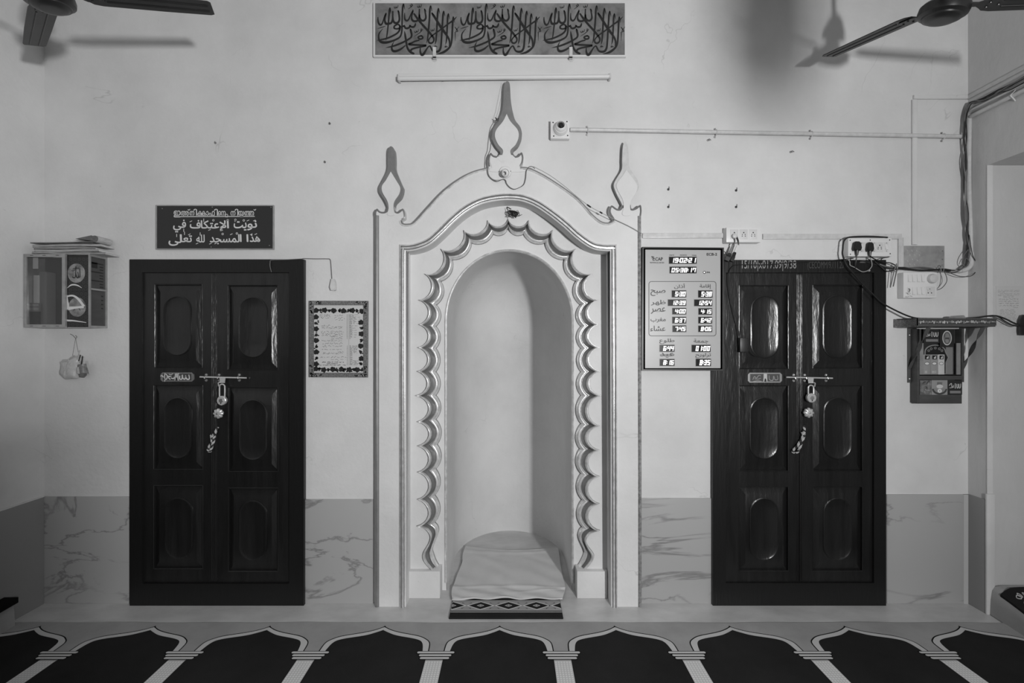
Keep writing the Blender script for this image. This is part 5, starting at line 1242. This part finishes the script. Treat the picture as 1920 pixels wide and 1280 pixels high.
for a, b in ((1700, 469), (1709, 470), (1718, 470), (1705, 478), (1714, 478), (1723, 478), (1701, 489), (1710, 486), (1719, 488), (1714, 496), (1705, 495)):
    mb.stroke([(PX(a, -.013), PZ(b - 1.6, -.013), .0012), (PX(a + 1, -.013), PZ(b, -.013), .003), (PX(a + 2, -.013), PZ(b + 1.6, -.013), .0012)], -.0128, 'pvc', sm=2)
T = solo('cover_plate', mb, 'blank grey metal cover plate above the white switch box', 'plate')
for a, b in ((1767, 470.5), (1767, 486)): screw(T, a, b, -.012, .004, 'steel')

# ------------------------------------------------------------------ cables of the right corner
T = thing('cable_bundle', W(1812, 508), 'dark bundle of cables running along the right corner down to the switches', 'cable')
rn = random.Random(21); yb = -.03
vert = [(1819, 193), (1811, 222), (1809.5, 258), (1810, 302), (1811, 350), (1812.5, 400), (1814, 440), (1815, 470), (1812, 490)]
hor = [(1808, 500), (1790, 508), (1766, 506), (1730, 504), (1694, 502), (1662, 499), (1640, 493), (1612, 489)]
for k in range(7):
    j = lambda s_: rn.uniform(-s_, s_)
    wall = [RW(px, py + j(2.5), XR - .02 - .004 * k % .012) for px, py in ((2300, -91 + 10 * k), (1935, 134 + 2.2 * k), (1894, 158 + 1.6 * k), (1871, 169 + 1.5 * k), (1844, 185 + k))]
    P = wall + [W(px + j(3.2), py + j(2), yb + j(.008)) for px, py in vert]
    m = ('black', 'cable', 'cable_grey', 'cable', 'grey', 'cable', 'cable_grey')[k]
    if k < 5: P += [W(px, py + j(3.2), yb + j(.008)) for px, py in hor]
    mb = MB(); mb.tube(P, .0042 if k < 5 else .003, m, 7, sm=4); part('cable', mb, T)
for P, r_, m in (([(1783, 512), (1800, 518), (1821, 517), (1831, 505), (1829, 490), (1823, 476), (1817, 440)], .002, 'cable'), ([(1762, 506), (1764, 516), (1763, 530), (1758, 540), (1745, 544.5)], .0018, 'cable_grey'), ([(1770, 508), (1775, 520), (1774, 530), (1764, 541), (1750, 544.5)], .0018, 'cable'),
                 ([(1815, 468), (1806, 482), (1804, 494), (1811, 500), (1817, 492), (1812, 484), (1807, 494)], .0022, 'cable_grey'), ([(1588, 484), (1593, 490), (1594, 497), (1602, 501), (1610, 506), (1618, 509.5), (1628, 506.5), (1634.5, 499), (1634, 490), (1631, 481)], .0024, 'wire_light'), ([(1640, 490), (1652, 500), (1662, 508), (1674, 507), (1686, 503)], .0032, 'black'), ([(1650, 489), (1655, 484), (1665, 482), (1668, 480)], .0026, 'black')):
    mb = MB(); mb.tube([W(px, py, -.042) for px, py in P], r_, m, 6, sm=5); part('loose_lead', mb, T)
mb = MB(); mb.tube([W(1628, 506.5, -.045), W(1630.5, 507.5, -.045)], .006, 'chrome', 8); part('wire_joint', mb, T)
for a, b, c_, d in ((1677, 506, 1669.5, 539), (1681.5, 506, 1674.8, 537)):
    mb = MB(); mb.tube([W(1681, 494, -.045), W(a, b, -.05), W(c_, d, -.03)], .0028, 'grey' if a < 1680 else 'cable_grey', 4); part('cable_tie', mb, T)
mb = MB()
for px in (1680, 1767): mb.tube([W(px + 3 * math.cos(t), 503 + 7 * math.sin(t), yb - .012 + .0) for t in [i * .7 for i in range(10)]], .0022, 'grey', 6)
part('tie_band', mb, T)
mb = MB(); mb.tube([W(*p, yy) for *p, yy in ((1664, 445, -.053), (1631, 443, -.053), (1594, 444.3, -.053), (1584, 449.5, -.05), (1581, 456, -.045), (1580, 467, -.045), (1579.5, 476, -.045), (1583, 487, -.05), (1589, 499, -.055), (1599, 511, -.055), (1617, 532, -.045), (1638, 552.6, -.045), (1656, 569, -.05), (1688, 586, -.06), (1714, 595.5, -.08), (1740, 597, -.10), (1800, 597, -.10), (1830, 595.5, -.12), (1850, 592.5, -.14), (1868, 592, -.15), (1886, 598, -.16), (1905, 607, -.17), (1925, 609, -.18))], .0046, 'black', 8, sm=5)
mb.tube([W(*p, -.155) for p in ((1862, 592, ), (1872, 594), (1886, 603), (1900, 610), (1908, 611), (1916, 608))], .003, 'black', 8, sm=5)
solo('power_cable', mb, 'long black cable drooping from the switchboard past the right door onto the corner shelf', 'cable')
T = thing('corner_conduit', W(1817, 500), 'pale pipe running down the right corner and bending at the switch box', 'pipe')
mb = MB(); mb.tube([W(1818, 215, -.018), W(1817.5, 228, -.018), W(1816.5, 300, -.018), W(1817, 365, -.018), W(1819, 420, -.018), W(1820.5, 478, -.02), W(1819.5, 494, -.022), W(1812, 504, -.024), W(1800, 507.5, -.024), W(1780, 508, -.022)], .0115, 'pvc', 12, sm=3); part('pipe', mb, T)
mb = MB(); mb.tube([W(1820.5, 474, -.02), W(1820, 494, -.022), W(1812.5, 504, -.024), W(1801, 507.5, -.024)], .0145, 'pvc', 12, sm=4); part('elbow', mb, T)
T = thing('wall_conduit', RW(1900, 175, XR), 'pair of pipes and a flat strip climbing along the right side wall', 'pipe')
xw = XR - .0005
def rwbox(mb, p0, p1, h, dpt, m):
    a, b = RW(*p0, xw), RW(*p1, xw); zc = (a[2] + b[2]) / 2
    mb.box(xw - dpt, xw, b[1], a[1], zc - h / 2, zc + h / 2, m, .001)
mb = MB(); a = RW(1818, 182, xw); b = RW(1955, 104, xw); mb.box(xw - .012, xw, -3, -.012, a[2] - .013, a[2] + .011, 'pvc', .002); part('flat_strip', mb, T)
for (p, r_) in (((1820.6, 206.5), .007), ((1819.5, 218.5), .0115)):
    a = RW(*p, xw - .012); mb = MB(); mb.tube([(xw - .0125, -.03, a[2]), (xw - .0125, -.5, a[2]), (xw - .0125, -3, a[2])], r_, 'pvc', 12); part('pipe', mb, T)
a = RW(1900, 176, xw - .012); mb = MB(); zz_ = RW(1819.5, 218.5, xw - .012)[2]
mb.tube([(xw - .001, a[1], zz_ + .03), (xw - .012, a[1], zz_ + .016), (xw - .027, a[1], zz_), (xw - .012, a[1], zz_ - .016), (xw - .001, a[1], zz_ - .03)], .003, 'white', 6, sm=3); part('saddle_clamp', mb, T)

# ------------------------------------------------------------------ corner shelf with the booklet rack below
T = thing('corner_shelf', (PX(1745), 0, PZ(616)), 'narrow wooden shelf with a glittering decorated edge, on metal brackets in the right corner', 'shelf')
sx0, sx1, sy = PX(1675.5), XR - .004, -.165; sz1 = PZ(600); sz0 = PZ(614)
mb = MB(); mb.box(sx0, sx1, sy + .004, -.001, sz0, sz1, 'brown', .002); part('board', mb, T)
mb = MB(); mb.box(sx0 - .003, sx0, sy, -.004, sz0, sz1 + .004, 'glitter'); mb.box(sx0 - .003, sx1, sy, sy + .004, sz0 + .006, sz1 + .004, 'ink_grey')
rn = random.Random(9); x = sx0 + .002
while x < sx1 - .006:
    mb.plate(ell(x + .004, (sz0 + sz1) / 2 + .005 + rn.uniform(-.003, .003), rn.uniform(.002, .004), rn.uniform(.003, .009), 8), sy - .0008, sy, 'pvc' if rn.random() < .6 else 'alu')
    for z in (sz1 + .0015, sz0 + .009): mb.plate(ell(x + .003, z, .0018, .0018, 6), sy - .0008, sy, 'alu')
    x += .0085
part('decorated_edge', mb, T, 'strip of glittering decoration')
for px, lo in ((1704.5, 717), (1802, 716)):
    mb = MB(); xx = PX(px); mb.box(xx - .013, xx + .013, -.006, -.0006, PZ(lo), sz0 - .0005, 'bracket', .001); mb.box(xx - .013, xx + .013, sy + .02, -.0006, sz0 - .004, sz0 - .0006, 'bracket', .001)
    a, b = Vector((xx, -.006, PZ(692))), Vector((xx, sy + .035, sz0 - .004)); n = 18; A = []; Bq = []
    for i in range(n + 1):
        t = i / n; tw = math.pi / 2 * max(0, min(1, (t - .15) / .3)) - math.pi / 2 * max(0, min(1, (t - .55) / .3)); p = a + (b - a) * t
        dv = Vector((math.cos(tw), 0, 0)) + (b - a).normalized().cross(Vector((1, 0, 0))) * math.sin(tw)
        A.append(p + dv * .0125); Bq.append(p - dv * .0125)
    mb.strip(A, Bq, 'bracket'); off = Vector((0, .002, .002)); mb.strip([p + off for p in A], [p + off for p in Bq], 'bracket'); mb.strip(A, [p + off for p in A], 'bracket'); mb.strip(Bq, [p + off for p in Bq], 'bracket')
    for py in (628, 710): mb.lathe([(.005, .0), (.0001, .003)], (xx, -.006, PZ(py)), 'steel', (0, -1, 0), 8)
    part('bracket', mb, T, 'grey metal bracket with a twisted brace')
mb = MB(); mb.box(PX(1700, -.1), PX(1745, -.1), -.14, -.03, sz1 + .0008, sz1 + .006, 'brown_dark', .001); solo('flat_card', mb, 'dark flat card lying on the left end of the corner shelf', 'card')
mb = MB(); P = [(PX(1795, -.12), sz1 + .004), (PX(1810, -.12), sz1 + .004), (PX(1806, -.12), sz1 + .0045 + .018), (PX(1801, -.12), sz1 + .022)]; mb.plate(P, -.125, -.06, 'alu'); solo('small_packet', mb, 'small pale folded packet standing on the corner shelf', 'packet')

yr = -.052
T = thing('booklet_rack', (PX(1760), 0, PZ(757)), 'brown open wooden rack holding boxes and cards, on the wall under the corner shelf', 'rack')
rx0, rx1 = PX(1724, yr), PX(1803.5, yr); rz0, rz1 = PZ(756.5, yr), sz0 - .008
mb = MB(); mb.box(rx0, rx1, -.010, -.0008, rz0, rz1, 'brown', .001); part('back_board', mb, T)
mb = MB(); mb.box(rx0 - .012, rx0 + .0, yr, -.0008, rz0, rz1, 'brown', .001); part('side_board', mb, T)
mb = MB(); mb.box(rx1 - .0, rx1 + .010, yr, -.0008, rz0 + .13, rz1, 'brown', .001); part('side_board', mb, T)
mb = MB(); mb.box(rx0, rx1, yr, yr + .008, PZ(711.5, yr), PZ(702, yr), 'brown', .001); mb.box(rx0, rx1, yr, -.010, PZ(704, yr), PZ(702, yr), 'brown'); part('front_rail', mb, T)
mb = MB(); mb.box(rx0, rx1, yr, -.0102, rz0, PZ(740, yr), 'brown', .001); part('base_board', mb, T)
for a, b in ((1724.5, 1731.5), (1794, 1801)):
    mb = MB(); mb.box(PX(a, yr), PX(b, yr), yr, yr + .006, PZ(702, yr), PZ(643, yr), 'alu'); part('stile', mb, T, 'speckled grey strip')
def card(px0, py0, px1, py1, y, lab, cat, m, art, name='printed_card', grp='cards in the booklet rack', th=.0022):
    mb = MB(); mb.pbox(px0, py0, px1, py1, y, y + th, m); art(mb, y - .0004, px0, py0, px1, py1)
    return solo(name, mb, lab, cat, grp)
def art_dark(mb, y, a, b, c, d):
    w, h = c - a, d - b
    for st in ([(.1, .45, 1.0), (.25, .25, 1.2), (.3, .6, 1.2), (.42, .4, 1.0)], [(.12, .65, .9), (.3, .62, 1.1), (.44, .55, .9)], [(.52, .25, 1.4), (.52, .7, 1.4)], [(.62, .3, 1.1), (.65, .65, 1.3), (.73, .6, 1.2), (.72, .3, 1.1)], [(.78, .3, 1), (.8, .65, 1.2), (.88, .6, 1.2), (.9, .28, 1.1)]):
        mb.stroke([(PX(a + w * u, y), PZ(b + h * v * .8, y), k / S) for u, v, k in st], y, 'pvc', sm=4)
    mb.plate(pp([(a + w * .15, d - h * .1), (c - w * .1, d - h * .1), (c - w * .1, d - h * .28), (a + w * .15, d - h * .28)], y), y, None, 'grey')
def art_oval(mb, y, a, b, c, d):
    cx_, cy_ = (a + c) / 2, (b + d) / 2; x, z = PX(cx_, y), PZ(cy_, y)
    mb.plate(ell(x, z, 8.7 / S, 13.5 / S), y, None, 'paper', [ell(x, z, 7 / S, 11.5 / S)]); mb.plate(ell(x, z, 6.2 / S, 10.7 / S), y, None, 'card')
    mb.plate(ell(x, z + 4 / S, 3.6 / S, 4.5 / S), y - .0003, None, 'alu'); mb.plate(ell(x, z - 5 / S, 3 / S, 4 / S), y - .0003, None, 'alu'); mb.plate(ell(x, z - .5 / S, 4.5 / S, 1.5 / S), y - .0004, None, 'ink_grey')
def art_arch(mb, y, a, b, c, d):
    w, h = c - a, d - b
    mb.plate(pp([(a + w * .72, d), (c - 1, d), (c - 1, b + 2), (a + w * .72, b + 2)], y), y, None, 'grey')
    o = [(a + w * (.38 - .34 * math.cos(t)) , b + h * (.26 - .22 * math.sin(t))) for t in [i * math.pi / 12 for i in range(13)]] + [(a + w * .82, b + h * .45), (a + w * .74, b + h * .62), (a + w * .74, d), (a + 1, d)]
    mb.plate(pp(list(reversed(o)), y), y - .0003, None, 'alu'); mb.plate(pp([(a + w * .4 + (u - a - w * .4) * .9, b + h * .5 + (v - b - h * .5) * .93) for u, v in reversed(o)], y), y - .0006, None, 'ink')
    for k in range(5):
        t = math.pi * (k + .5) / 5; mb.plate(ell(PX(a + w * (.38 - .22 * math.cos(t)), y), PZ(b + h * (.27 - .12 * math.sin(t)), y), .0075, .0075, 14), y - .0009, None, 'alu', [ell(PX(a + w * (.38 - .22 * math.cos(t)), y), PZ(b + h * (.27 - .12 * math.sin(t)), y), .004, .004, 10)])
def art_box(mb, y, a, b, c, d):
    w, h = c - a, d - b; mb.plate(pp([(a + w * .2, b + h * .24), (c - w * .15, b + h * .24), (c - w * .15, b + 1.5), (a + w * .2, b + 1.5)], y), y, None, 'ink'); mb.plate(pp([(a + w * .42, b + h * .2), (c - w * .3, b + h * .2), (c - w * .3, b + h * .08), (c - w * .42, b + h * .08), (c - w * .42, b + h * .14), (a + w * .42, b + h * .14)], y), y - .0003, None, 'letter')
    x, z = PX((a + c) / 2, y), PZ(b + h * .45, y); mb.plate(ell(x, z, w * .36 / S, h * .075 / S, 18), y, None, 'ink', [ell(x, z, w * .3 / S, h * .058 / S, 18)]); mb.plate(ell(x, z, w * .3 / S, h * .058 / S, 18), y, None, 'letter')
    for k in (.84, .9): squiggle(mb, a + 2, c - 2, b + h * k, .3, y, 'letter', .7, int(a), 1)
def art_leaf(mb, y, a, b, c, d):
    r = random.Random(int(a))
    for k in range(16):
        u, v = r.uniform(a + 1.5, c - 1.5), r.uniform(b + 2, d - 2); t = r.uniform(0, 3); mb.stroke([(PX(u - 3 * math.cos(t), y), PZ(v - 3 * math.sin(t), y), .001), (PX(u, y), PZ(v, y), .008), (PX(u + 3 * math.cos(t), y), PZ(v + 3 * math.sin(t), y), .001)], y - k * .00003, ('ink_grey', 'alu', 'grey')[k % 3], sm=3)
def art_bowl(mb, y, a, b, c, d):
    x, z = PX((a + c) / 2, y), PZ((b + d) / 2, y)
    mb.plate([(x + .045 * math.cos(t), z - .008 + .035 * math.sin(t)) for t in [math.pi + i * math.pi / 16 for i in range(17)]], y, None, 'ink_grey'); mb.plate([(x + .036 * math.cos(t), z - .004 + .028 * math.sin(t)) for t in [math.pi + i * math.pi / 16 for i in range(17)]], y - .0003, None, 'alu')
    mb.plate(ell(x, z - .02, .013, .012, 16), y - .0006, None, 'letter'); mb.plate(ell(x, z - .02, .003, .003, 8), y - .0009, None, 'ink'); mb.plate(ell(x, z + .006, .02, .012, 18), y - .0006, None, 'paper')
    for k in range(4): mb.stroke([(x - .012 + .008 * k, z + .012, .002), (x - .012 + .008 * k, z + .026, .004), (x - .010 + .008 * k, z + .034, .001)], y - .0005, 'ink_grey', sm=3)
card(1731.5, 616.5, 1762, 643, -.030, 'dark card with pale lettering at the top left of the booklet rack', 'card', 'brown_dark', art_dark)
card(1762.5, 616.5, 1789, 650.5, -.034, 'dark card with a pale oval picture at the top of the booklet rack', 'card', 'brown_dark', art_oval)
card(1731, 643.5, 1790, 702, -.020, 'ornate dark arched card standing behind the three slim boxes', 'card', 'brown_dark', art_arch)
for a, b, m, l in ((1731.5, 1745, 'box_grey', 'left'), (1745.4, 1758.6, 'box_grey', 'middle'), (1759, 1771, 'box_light', 'right, palest')):
    mb = MB(); mb.pbox(a, 664.5, b, 701.9, -.043, -.026, m, .0008); art_box(mb, -.0434, a, 664.5, b, 701.9)
    solo('incense_box', mb, '%s of the three slim incense boxes in the booklet rack' % l, 'box', 'slim incense boxes in the rack')
card(1725, 713, 1746.5, 739.9, -.044, 'leafy grey card at the lower left of the booklet rack', 'card', 'card', art_leaf)
card(1747, 712.5, 1776.5, 739.9, -.046, 'pale card with a round bowl picture at the bottom middle of the rack', 'card', 'box_grey', art_bowl)
card(1777, 713, 1804, 739.9, -.044, 'dark card with pale lettering at the lower right of the booklet rack', 'card', 'brown_dark', art_dark)

# notice on the jamb of the side opening
yj = JY - .0012
T = thing('paper_notice', (PX(1898, yj), yj, PZ(613, yj)), 'white printed paper notice stuck on the jamb at the right edge', 'notice')
mb = MB(); mb.box(PX(1867.5, yj), PX(1936, yj), yj, JY - .0002, PZ(613, yj), PZ(536, yj), 'paper'); part('sheet', mb, T)
mb = MB(); y = yj - .0005
for b, x0, x1, h, w in [(544, 1871, 1912, .4, .8), (546.3, 1871, 1912, .4, .8), (548, 1871, 1884, .4, .8), (550.3, 1875, 1912, .4, .8), (552.5, 1871, 1912, .4, .8), (554.3, 1871, 1901, .4, .8), (556.5, 1881, 1902, .5, 1.2)] + [(560.5 + 4.1 * k, 1873, 1910.5, 1.4, .9) for k in range(4)] + [(576.5, 1900, 1910.5, 1.2, .9)] + [(580.5 + 2.3 * k, 1875, 1904 + k * .2, .4, .9) for k in range(9)] + [(604, 1875, 1912, .4, .6), (606.5, 1875, 1912, .4, .6), (608.5, 1875, 1905, .4, .6)]:
    squiggle(mb, x0, x1, b, h * .7, y, 'grey', w * .55, int(b * 3), .7)
part('print', mb, T, 'lines of small print')
# dark case at the right edge where the cable ends
mb = MB(); mb.lathe([(.0001, 0), (.03, 0), (.034, .02), (.033, .085), (.02, .115), (.0001, .12)], (2.95, -.146, PZ(628, -.146)), 'black', (0, 0, 1), 24); solo('dark_case', mb, 'dark rounded case cut by the right edge, where the black cable ends', 'case')

# ------------------------------------------------------------------ rug and towel on the niche floor
def rug():
    mb = MB(); zt = .010
    f0 = FL(841.5, 1157.5, zt); f1 = FL(1056, 1156.5, zt); yb = .70
    xL, xR = f0[0], f1[0]; yf = f0[1]; yb = .60
    n = 24
    top = []; 
    mb.box(xL, xR, yf, yb, .001, zt, 'carpet_dark', .002)
    def rect(py0, py1, m, z): 
        y0 = FL(960, py1, zt)[1]; y1 = FL(960, py0, zt)[1]; mb.add([(xL + .002, y0, z), (xR - .002, y0, z), (xR - .002, y1, z), (xL + .002, y1, z)], [(0, 1, 2, 3)], m)
    rect(1125.5, 1147.6, 'carpet_band', zt + .0006); rect(1126.8, 1146.4, 'carpet_dark', zt + .0009); rect(1127.5, 1144.9, 'carpet_grey', zt + .0012)
    ya, yc = FL(960, 1143.4, zt)[1], FL(960, 1127.8, zt)[1]; ym = (ya + yc) / 2; h = (yc - ya) / 2; z = zt + .0016
    per = (FL(953, 1136, zt)[0] - FL(900.5, 1136, zt)[0]); xc = FL(953.5, 1136, zt)[0]
    def clip(P): return [(min(max(x, xL + .003), xR - .003), y) for x, y in P]
    for k in range(-3, 4):
        c = xc + k * per
        for sx, sy_, m, dz in ((.50, 1.0, 'carpet_light', 0), (.43, .86, 'carpet_dark', .0004), (.135, .30, 'carpet_light', .0008), (.095, .2, 'carpet_dark', .0012), (.04, .09, 'carpet_light', .0016)):
            P = []
            for q in range(4):
                a0 = [(1, 0), (0, 1), (-1, 0), (0, -1)][q]; a1 = [(0, 1), (-1, 0), (0, -1), (1, 0)][q]
                for i in range(4):
                    t = i / 4; s_ = t + .0; P.append((c + (a0[0] * (1 - t) + a1[0] * t) * per * sx, ym + (a0[1] * (1 - t) + a1[1] * t) * h * sy_))
            P = clip(P)
            if max(p[0] for p in P) - min(p[0] for p in P) < .005: continue
            mb.add([(x, y, z + dz) for x, y in P], [tuple(range(len(P)))], m)
        e = c + per / 2
        if xL + .03 < e < xR - .03:
            for s1 in (-1, 1):
                for s2 in (-1, 1): mb.add([(e + s1 * .012, ym + s2 * h * .45, z + .0004), (e + s1 * .028, ym + s2 * h * .62, z + .0004), (e + s1 * .029, ym + s2 * h * .78, z + .0004), (e + s1 * .024, ym + s2 * h * .68, z + .0004)], [(0, 1, 2, 3)], 'carpet_line')
    return mb
solo('small_rug', rug(), 'small dark rug with a diamond border, poking out from under the white towel', 'rug')
def towel():
    Lp = spline([(848, 1123), (846.5, 1110), (851, 1095), (858, 1075), (866, 1055), (867.5, 1040), (873, 1023)], 8)
    Rp = spline([(1054.5, 1121), (1058.5, 1108), (1059.5, 1098), (1054, 1075), (1050.5, 1055), (1048.5, 1040), (1046, 1027)], 8)
    nx = 60; rows = []
    for i, (l, r_) in enumerate(zip(Lp, Rp)):
        v = i / (len(Lp) - 1); row = []
        for j in range(nx + 1):
            u = j / nx; px = l[0] + (r_[0] - l[0]) * u; py = l[1] + (r_[1] - l[1]) * u + 5.5 * math.sin(math.pi * u) * v ** 4 * 1.0 + (1.2 * math.sin(u * 23) - 2.2 * math.sin(math.pi * u)) * (1 - v) ** 6
            p = FL(px, py, .018)
            z = .019 + .0045 * math.exp(-((v - .27 - .04 * math.sin(u * 3)) / .02) ** 2) + .005 * math.exp(-((v - .90 - .02 * u) / .02) ** 2) + .004 * math.exp(-((v - .10 - .16 * u * u) / .025) ** 2) * u + .003 * math.exp(-((v - .74) / .012) ** 2) * max(0, u - .6) * 2.5
            z += .0012 * math.sin(u * 31 + v * 13) * math.sin(v * 22) + .002 * math.sin(u * 6 + v * 9) + .003 * (1 - v) * math.sin(u * 17 + v * 30)
            row.append((p[0], p[1], z))
        rows.append(row)
    mb = MB(); k = nx + 1; n = len(rows)
    mb.add([p for r_ in rows for p in r_], [(i * k + j, i * k + j + 1, (i + 1) * k + j + 1, (i + 1) * k + j) for i in range(n - 1) for j in range(k - 1)], 'towel')
    per = rows[0] + [r_[-1] for r_ in rows[1:]] + list(reversed(rows[-1]))[1:] + [r_[0] for r_ in reversed(rows[:-1])]
    mb.strip(per, [(x, y, .0118) for x, y, z in per], 'towel')
    mb.tube([(x, y - .001, z - .003) for x, y, z in rows[0]], .0045, 'towel', 6); return mb
solo('white_towel', towel(), 'white cotton towel spread over the small rug inside the niche', 'towel', smooth=80)
# mats on the two thresholds
def mat_right():
    mb = MB(); n = 26; rows = []; us = [.012 + .46 * j / 14 for j in range(15)]
    for i in range(n):
        y = -.175 - 1.3 * i / (n - 1); soft = min(1, (abs(y) - .123) / .367); row = []
        for u in us:
            h = 1 if u >= .065 else .82 + (u - .012) / .053 * .18
            w = min(1, max(0, (u - .065) / .435)); z = .004 + .168 * h * ((1 - .38 * soft) * (1 - w) + w)
            row.append((XR + .004 + u - .05 * soft * (1 - u * 2), y + .02 * math.sin(u * 9), z + .013 + .0025 * math.sin(i * 1.1 + u * 14)))
        rows.append(row)
    k = len(us); mb.add([p for r_ in rows for p in r_], [(i * k + j, i * k + j + 1, (i + 1) * k + j + 1, (i + 1) * k + j) for i in range(n - 1) for j in range(k - 1)], 'carpet_dark')
    for e in ([r_[0] for r_ in rows], rows[0]): mb.strip(e, [(x, y, z - .013) for x, y, z in e], 'carpet_dark')
    def at(u, v):
        i = min(n - 2, int(v * (n - 1))); f = v * (n - 1) - i; j = min(k - 2, int(u * (k - 1))); g = u * (k - 1) - j
        L_ = lambda a, b, t: tuple(p + (q - p) * t for p, q in zip(a, b)); p = L_(L_(rows[i][j], rows[i][j + 1], g), L_(rows[i + 1][j], rows[i + 1][j + 1], g), f); return (p[0], p[1], p[2] + .002)
    for s in range(27):
        v = .05 + s * .034
        for q in (0, 1): mb.tube([at(.11 + (.03 if q else -.03) * math.sin(t) + 0, v + .02 * t / 3.14 - .01) for t in [i * .63 for i in range(6)]], .0024, 'carpet_band', 4)
    for s in range(12):
        u = .12 + s * .07
        if u > .95: break
        for q in (0, 1): mb.tube([at(u + .035 * t / 3.14, .045 + (.012 if q else -.012) * math.sin(t)) for t in [i * .63 for i in range(6)]], .0024, 'carpet_band', 4)
    grid = [[at(.2 + .76 * a / 8, .085 + .85 * b / 14) for a in range(9)] for b in range(15)]
    mb.add([p for g in grid for p in g], [(i * 9 + j, i * 9 + j + 1, (i + 1) * 9 + j + 1, (i + 1) * 9 + j) for i in range(14) for j in range(8)], 'carpet_grey')
    return mb
solo('threshold_rug', mat_right(), 'dark rug with a chain-pattern border on the raised threshold at the lower right', 'rug', smooth=60)
mb = MB(); z0 = .112
pl_ = [(XL + .004, -.225, 0), (XL + .085, -.222, 0), (XL + .12, -.6, 0), (XL + .12, -2.3, 0), (XL + .004, -2.3, 0)]
mb.add([(x, y, .16) for x, y, _ in pl_] + [(x, y, .13) for x, y, _ in pl_], [tuple(range(5)), tuple(reversed(range(5, 10)))] + [(i, (i + 1) % 5, 5 + (i + 1) % 5, 5 + i) for i in range(5)], 'carpet_line')
solo('threshold_mat', mb, 'edge of a black mat on the low threshold at the lower left', 'mat')

# ------------------------------------------------------------------ nails and wall plugs
for px, py, w, lab in ((618, 232, 'nail', 'bent nail in a worn patch of the wall, between the left fan and the niche'), (609, 304, 'nail', 'small nail below the bent one, left of the niche'), (404, 268, 'nail', 'nail in the wall high above the black sign'),
                       (1327, 263, 'nail', 'nail in the wall just below the conduit pipe'), (1482, 285, 'nail', 'nail in the wall below the conduit, furthest right'), (1253, 355, 'plug', 'upper left of the four dark wall plugs above the clock'), (1380, 357, 'plug', 'upper right of the four dark wall plugs above the clock'),
                       (1253, 388, 'plug', 'lower left of the four dark wall plugs above the clock'), (1380, 388, 'plug', 'lower right of the four dark wall plugs above the clock')):
    mb = MB(); x, z = PX(px), PZ(py)
    if w == 'nail': mb.tube([(x, .0 - .0005, z), (x + .004, -.012, z + .003), (x + .012, -.017, z - .006)], .0028, 'grey', 6); mb.lathe([(.007, -.0005), (.006, .003), (.0001, .004)], (x, -.0005, z), 'steel', (0, -1, 0), 10)
    else: mb.lathe([(.0075, .0), (.0065, .004), (.0001, .005)], (x, -.0006, z), 'ink', (0, -1, 0), 8); mb.tube([(x + .004, -.004, z), (x + .004, -.004, z + .016)], .002, 'grey', 5)
    solo('wall_nail' if w == 'nail' else 'wall_plug', mb, lab, 'nail' if w == 'nail' else 'wall plug', 'nails left in the wall' if w == 'nail' else 'dark wall plugs above the clock')
